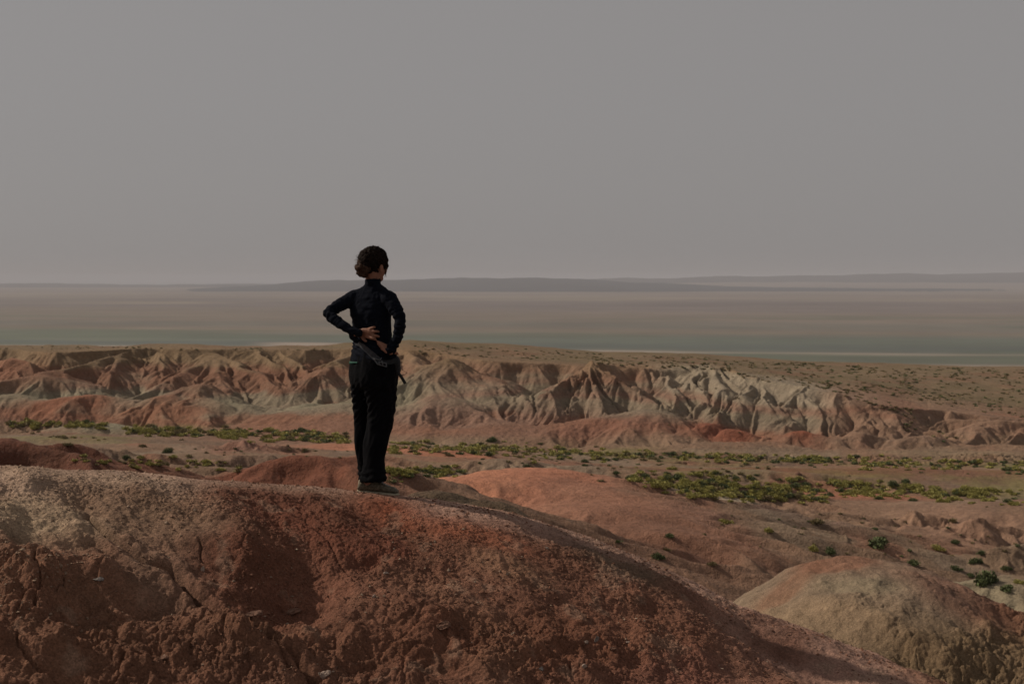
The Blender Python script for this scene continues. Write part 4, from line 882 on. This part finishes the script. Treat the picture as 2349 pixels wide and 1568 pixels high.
# body: one continuous surface, head to ankles, with hands
HC = A1(634, 296, -.01); FA = R(33); ff = Vector((math.sin(FA), math.cos(FA), 0)); fl = Vector((math.cos(FA), -math.sin(FA), 0)); UZ = Vector((0, 0, 1))
def ell(c, a_, b2, c_, ax=(fl, ff, UZ), n=22):
    rings = []
    for i in range(1, 16):
        th = math.pi * i / 16; rings.append([c + ax[0] * (a_ * math.sin(th) * math.cos(2 * math.pi * k / n)) + ax[1] * (b2 * math.sin(th) * math.sin(2 * math.pi * k / n)) + ax[2] * (c_ * math.cos(th)) for k in range(n)])
    return shell(rings)
sh = [ell(HC + UZ * .012, .072, .088, .088), ell(HC + ff * .028 - UZ * .045, .058, .060, .072), ell(HC + ff * .062 - UZ * .098, .030, .024, .024),
      ell(HC + ff * .092 - UZ * .040, .012, .020, .020), ell(HC + ff * .088 - UZ * .012, .045, .012, .014), ell(HC + ff * .083 - UZ * .076, .022, .014, .010)]
for sg in (-1, 1): sh.append(ell(HC + fl * sg * .073 - UZ * .032 - ff * .008, .007, .018, .030)); sh.append(ell(HC + fl * sg * .040 + ff * .060 - UZ * .048, .022, .020, .022))
sh.append(limb([(HC - UZ * .06 - ff * .01, .050), (A1(626, 450, -.01), .048), (A1(624, 560, -.005), .052)]))
sh.append(shell([ring_at(*r_[:7], grow=-.014) for r_ in TOR[6:]])); sh += [armL(.66), armR(.66)]
sh += [shell([ring_at(*r_[:7], grow=-.024) for r_ in HIPS[:-3]]), limb([(A2(560, 180, -.03), .052), (A2(575, 500, -.04), .054), (A2(530, 760, -.045), .044), (A2(500, 950, -.05), .040), (A2(440, 1200, -.07), .036), (A2(430, 1340, -.07), .034)]),
       limb([(A2(390, 180, .07), .044), (A2(380, 500, .09), .044), (A2(370, 760, .10), .034), (A2(378, 950, .115), .032), (A2(410, 1200, .13), .030), (A2(430, 1340, .13), .030)])]
# left hand on the small of the back: palm and five separate bent fingers
def torso_front(cx, cy, g=0.):           # nearest surface of the torso at this place
    i = int(np.argmin([abs(r_[2] - cy) for r_ in TOR])); rg = ring_at(*TOR[i][:7], grow=g); x = A1(cx, cy).x
    c_ = [p for p in rg if abs(p.x - x) < .022]; return (min(p.y for p in c_) if c_ else PY0) - PY0
def hand_pt(cx, cy, off): return A1(cx, cy, min(torso_front(cx, cy), -.02) - off)
sh.append(limb([(A1(455, 1010, -.14), .024), (hand_pt(500, 1012, .024), .025), (hand_pt(540, 1012, .020), .030), (hand_pt(575, 1014, .018), .031), (hand_pt(592, 1016, .017), .027)], flat=(1.15, .5)))
for y0, y1, y2, x1, x2, r_ in ((978, 962, 953, 612, 648, .0085), (1000, 996, 999, 630, 686, .0095), (1026, 1036, 1050, 632, 688, .0098), (1050, 1068, 1080, 618, 656, .0092)):
    sh.append(limb([(hand_pt(560, y0, .016), r_ * 1.1), (hand_pt(x1, y1, .022), r_), (hand_pt((x1 + x2) / 2, (y1 + y2) / 2 - 1, .021), r_ * .97), (hand_pt(x2, y2, .010), r_ * .85)], n=12))
sh.append(limb([(hand_pt(510, 1040, .016), .012), (hand_pt(528, 1072, .010), .011), (hand_pt(556, 1096, .006), .0095)], n=12))
# right hand on the hip, fingers towards the spine, thumb forward
sh.append(limb([(A1(832, 1188, -.135), .023), (hand_pt(812, 1192, .016), .027), (hand_pt(784, 1180, .014), .029), (hand_pt(764, 1170, .014), .026)], flat=(1.1, .5)))
for xa, ya, xb, yb, xc, yc_, r_ in ((770, 1148, 722, 1122, 676, 1102, .0092), (766, 1164, 722, 1142, 682, 1126, .0095), (768, 1182, 730, 1164, 698, 1150, .0092), (776, 1200, 742, 1188, 716, 1178, .0082)):
    sh.append(limb([(hand_pt(xa, ya, .014), r_ * 1.1), (hand_pt(xb, yb, .018), r_), (hand_pt(xc, yc_, .008), r_ * .85)], n=12))
sh.append(limb([(hand_pt(820, 1200, .012), .012), (A1(852, 1212, -.125), .0115), (A1(880, 1226, -.10), .0095)], n=12))
body = fuse('body', sh, .0042, M_skin, 2)
for sg in (-1, 1):
    me_, _f = ell(HC + fl * sg * .030 + ff * .083 - UZ * .022, .012, .010, .010)
    fuse('eye', [(me_, _f)], .0025, M_eye, 1, parent=root)

# hair: cap, loose bun and curls
def hair_disp(co): return vn(co[:, 0] * 70 + co[:, 2] * 25, co[:, 2] * 80 + co[:, 1] * 60, 621) * .006 + vn(co[:, 0] * 170, co[:, 2] * 150 + co[:, 1] * 140, 622) * .003
hs_ = [ell(HC + UZ * .020 - ff * .014, .083, .094, .092), ell(HC - UZ * .026 - ff * .030, .050, .052, .050), ell(A1(560, 250, -.01), .050, .06, .062), ell(A1(640, 180, -.01), .060, .06, .040), ell(A1(600, 405, -.03), .034, .03, .030), ell(A1(728, 268, .0), .026, .05, .055), ell(A1(690, 230, .0), .045, .06, .060), ell(A1(738, 325, .02), .020, .04, .04)]
hair = fuse('hair', hs_, .0042, M_hair, 2, hair_disp)
M_bun = plain_mat('sunlit_hair', (.040, .021, .013), .75, .08, (90, .4, 1.8), (160, .004, .8))  # same hair in a lighter brown, sunlight on bun and curls put into the colour
bun = fuse('bun', [ell(A1(510, 332, -.06), .040, .038, .036),
       ell(A1(496, 377, -.055), .026, .030, .030), ell(A1(533, 397, -.06), .030, .028, .028), ell(A1(548, 352, -.075), .040, .030, .038), ell(A1(508, 292, -.05), .032, .03, .030)], .004, M_bun, 1, lambda co: vn(co[:, 0] * 60 + co[:, 1] * 50, co[:, 2] * 75, 623) * .009 + vn(co[:, 0] * 170, co[:, 2] * 150 + co[:, 1] * 140, 624) * .003); bun.parent = hair
rr_ = random.Random(5); CV, CF = [], []
def strand(pts, r_=.0011):
    k0 = len(CV); n = 4
    for i, p in enumerate(pts):
        q = r_ * (1 - .7 * i / (len(pts) - 1))
        for k in range(n): CV.append((p.x + q * math.cos(k * 1.571) - root.location.x, p.y + q * .5 * math.sin(k * 1.571) - root.location.y, p.z + q * math.sin(k * 1.571) - root.location.z))
        if i:
            for k in range(n): a_ = k0 + (i - 1) * n + k; b2 = k0 + (i - 1) * n + (k + 1) % n; CF.append((a_, b2, b2 + n, a_ + n))
def curl(cx, cy, dx, dy, L, amp, dyo=-.03, r_=.0012):
    p = A1(cx, cy, dyo); ph = rr_.uniform(0, 6.3); pts = []
    for i in range(9):
        t = i / 8; pts.append(p + Vector((dx * L * t + amp * math.sin(ph + t * 7) * t, rr_.uniform(-.3, .3) * .01, -dy * L * t + amp * math.cos(ph + t * 6) * t)))
    strand(pts, r_)
for i in range(70):                      # curls round the bun and the back of the head
    a_ = rr_.uniform(1.6, 4.4); cx = 590 + 110 * math.cos(a_); cy = 290 - 120 * math.sin(a_); curl(cx, cy, math.cos(a_) * .8 - .2, -math.sin(a_) * .8, rr_.uniform(.015, .034), .006, rr_.uniform(-.07, .0), rr_.uniform(.0010, .002))
for i in range(40): curl(rr_.uniform(470, 560), rr_.uniform(280, 430), -1, rr_.uniform(-.6, .9), rr_.uniform(.008, .022), .006, -.06, .0015)
for i in range(26): curl(rr_.uniform(570, 700), rr_.uniform(128, 150), rr_.uniform(-.6, 1), -.7, rr_.uniform(.008, .024), .005, -.01, .0014)
for i in range(12): curl(rr_.uniform(752, 768), rr_.uniform(330, 380), rr_.uniform(-.1, .1), 1, rr_.uniform(.03, .055), .003, .0, .0013)
for i in range(10): curl(rr_.uniform(560, 680), rr_.uniform(430, 450), rr_.uniform(-.2, .2), 1, rr_.uniform(.012, .022), .003, -.055, .0013)
cu = mesh_np('curls', CV, CF, M_bun, parent=root); cu.parent = hair

# undershirt edge
rg_ = [ring_at(391, 882, cy, 0, .18, .13, .85, grow=g_) for cy, g_ in ((1306, .003), (1334, .007))]
rg2 = [ring_at(391, 882, cy, 0, .18, .13, .85, grow=g_) for cy, g_ in ((1300, -.008), (1338, -.006))]
n_ = len(rg_[0]); order = sorted(range(n_), key=lambda k: rg_[0][k].x)
sel = [k for k in range(n_) if rg_[0][k].x < A1(512, 0).x]
ks = sorted(sel, key=lambda k: (k - 18) % n_); V_, F_ = [], []
near = [k for k in sel if rg_[0][k].y < A1(0, 0, .03).y]; near = sorted(near, key=lambda k: -rg_[0][k].y)
L_ = []
for i_, k in enumerate(near):
    f_ = 1 - .6 * i_ / max(1, len(near) - 1)
    for rr2, base in ((rg_, 0), (rg2, 1)):
        t_, b_2 = rr2[0][k], rr2[1][k]; o_ = .004 if base == 0 else 0
        for p in (t_, t_ + (b_2 - t_) * f_): V_.append(tuple(Vector((p.x, p.y - o_, p.z)) - root.location))
for i_ in range(len(near) - 1):
    a_ = i_ * 4; b_2 = a_ + 4; F_ += [(a_, b_2, b_2 + 1, a_ + 1), (a_ + 1, b_2 + 1, b_2 + 3, a_ + 3), (a_ + 3, b_2 + 3, b_2 + 2, a_ + 2), (a_ + 2, b_2 + 2, b_2, a_)]
if F_: mesh_np('undershirt', V_, F_, M_teal, parent=root)

# shoes
def make_shoe(dx, dy, dcy):
    st = [(322, 1345, 1408, .024), (334, 1306, 1411, .031), (360, 1280, 1413, .035), (430, 1276, 1417, .036), (520, 1284, 1422, .037), (575, 1302, 1427, .039), (625, 1326, 1432, .043), (680, 1342, 1437, .046), (722, 1360, 1440, .041), (748, 1384, 1439, .028), (758, 1404, 1434, .012)]
    def sect(x, yt, yb, hw, n=20):
        c = A2(x + dx, (yt + yb) / 2 + dcy, dy); hh = (yb - yt) / 2 * K2; out = []
        for k in range(n):
            q = 2 * math.pi * k / n; cq, sq = math.cos(q), math.sin(q); e = 1 / (abs(cq) ** 3 + abs(sq) ** 3) ** (1 / 3)
            taper = 1 - .35 * max(0, sq * e); out.append(c + Vector((0, cq * e * hw * taper, sq * e * hh)))
        return out
    st = [(a_, b_, c_ - 26, d_) for a_, b_, c_, d_ in st]
    up_ = fuse('shoe', [shell([sect(*q) for q in dens(st, 4)])], .0036, M_upper, 2, lambda co: vn(co[:, 0] * 110, co[:, 2] * 120 + co[:, 1] * 50, 631) * .0016)
    so_ = [(316, 1384, 1411, .030), (326, 1380, 1414, .037), (400, 1382, 1418, .039), (470, 1390, 1416, .036), (540, 1396, 1424, .038), (640, 1402, 1438, .048), (700, 1408, 1443, .047), (742, 1414, 1444, .034), (764, 1420, 1439, .014)]
    s2 = fuse('sole', [shell([sect(*q) for q in dens(so_, 4)])], .0036, M_sole, 1); s2.parent = up_
    lc = []
    for i in range(4):
        x0 = 575 + i * 24; y0 = 1308 + i * 11; lc.append(limb([(A2(x0 + dx, y0 + dcy, dy - .03), .0035), (A2(x0 + 8 + dx, y0 - 6 + dcy, dy), .0035), (A2(x0 + dx, y0 + dcy, dy + .03), .0035)], n=8))
    l2 = fuse('lace', lc, .0022, M_buckle, 0); l2.parent = up_
    pl = fuse('pull_tab', [limb([(A2(338 + dx, 1352 + dcy, dy), .008), (A2(346 + dx, 1296 + dcy, dy), .010), (A2(352 + dx, 1276 + dcy, dy), .008)])], .003, M_sole, 1); pl.parent = up_
make_shoe(0, -.07, 0); make_shoe(16, .13, 2)

# waist bag worn over the shirt
bag = bpy.data.objects.new('waist_bag', None); C.objects.link(bag); bag.location = A1(870, 1330, -.1)
tag(bag, 'grey waist strap with buckle and black hip pouch worn slanted round her waist', 'waist bag')
_rt = root; root = bag
def strip(pts, wd, th, name, mat, up=Vector((0, 0, 1)), parent=None):
    V_, F_ = [], []
    for i, p in enumerate(pts):
        t = (pts[min(i + 1, len(pts) - 1)] - pts[max(i - 1, 0)]).normalized(); nrm = Vector((0, -1, 0)) if up is None else t.cross(Vector((-.2, 0, 1))).normalized()
        if nrm.y > 0: nrm = -nrm
        b2 = t.cross(nrm).normalized(); w_ = wd[i] if isinstance(wd, list) else wd
        for s1_, s2_ in ((-1, 0), (1, 0), (1, 1), (-1, 1)): V_.append(tuple(p + b2 * s1_ * w_ / 2 + nrm * s2_ * th - root.location))
    n = len(pts)
    for i in range(n - 1):
        for k in range(4): a_ = i * 4 + k; b2 = i * 4 + (k + 1) % 4; F_.append((a_, b2, b2 + 4, a_ + 4))
    F_.append((3, 2, 1, 0)); F_.append((4 * n - 4, 4 * n - 3, 4 * n - 2, 4 * n - 1))
    return mesh_np(name, V_, F_, mat, parent=parent or root, smooth=False)
path = [(446, 1118), (470, 1118), (500, 1132), (540, 1160), (580, 1196), (620, 1232), (660, 1270), (700, 1306)]
strip([A1(x, y, min(torso_front(x, y), -.03) - .009) for x, y in path], [k1(44), k1(48), k1(54), k1(60), k1(64), k1(66), k1(64), k1(60)], .004, 'belt', M_strap)
strip([A1(x, y, min(torso_front(min(x, 850), y), -.03) - .007) for x, y in ((700, 1306), (760, 1318), (820, 1310), (868, 1290))], k1(46), .004, 'belt', M_pouch)
fuse('buckle', [limb([(A1(x0, y0, min(torso_front(x0, y0), -.03) - .016), .0042), (A1(x1, y1, min(torso_front(x1, y1), -.03) - .016), .0042)], n=8) for x0, y0, x1, y1 in ((636, 1276, 676, 1334), (650, 1278, 700, 1290), (700, 1290, 716, 1270), (690, 1312, 764, 1322), (676, 1334, 764, 1360), (764, 1322, 768, 1360), (720, 1300, 730, 1340), (690, 1318, 700, 1345))], .0024, M_buckle, 1)
fuse('pouch', [ell(A1(868, 1335, -.07), .030, .035, .055, (Vector((1, 0, 0)), Vector((0, 1, 0)), UZ)), ell(A1(884, 1385, -.07), .022, .03, .035, (Vector((1, 0, 0)), Vector((0, 1, 0)), UZ))], .004, M_pouch, 2)
strip([A1(x, y, -.09) for x, y in ((880, 1400), (896, 1430), (920, 1462), (940, 1495), (962, 1534))], k1(30), .008, 'strap_end', M_pouch)
root = _rt
# set the soles on the ridge
gz = [ridge_at(A2(x, 1430, dy).x, PY0 + dy) - (A2(x, yb, dy).z) for x, yb, dy in ((380, 1416, -.07), (660, 1439, -.07), (380, 1418, .13), (680, 1441, .13))]
print('foot gaps', [round(g, 4) for g in gz])
dz = sorted(gz)[1] - .004
root.location.z += dz; bag.location.z += dz

# ------------------------------------------------------------------ haze
def make_haze():
    bm = bmesh.new(); bmesh.ops.create_cube(bm, size=1)
    for v in bm.verts:
        v.co = Vector((v.co.x * 130000, v.co.y * 90000 + 38000, (v.co.z + .5) * 236 - 106))
    me = bpy.data.meshes.new('haze'); bm.to_mesh(me); bm.free()
    m = bpy.data.materials.new('haze'); m.use_nodes = True; n = m.node_tree.nodes; n.clear()
    pv = n.new('ShaderNodeVolumePrincipled'); o_ = n.new('ShaderNodeOutputMaterial')
    pv.inputs['Color'].default_value = (.61, .62, .67, 1); pv.inputs['Density'].default_value = HAZE; pv.inputs['Anisotropy'].default_value = 0.0
    m.node_tree.links.new(pv.outputs[0], o_.inputs['Volume']); me.materials.append(m)
    o = bpy.data.objects.new('haze', me); C.objects.link(o); tag(o, 'pale dusty haze over the plain', kind='stuff')
HAZE = 6.2e-5
make_haze()
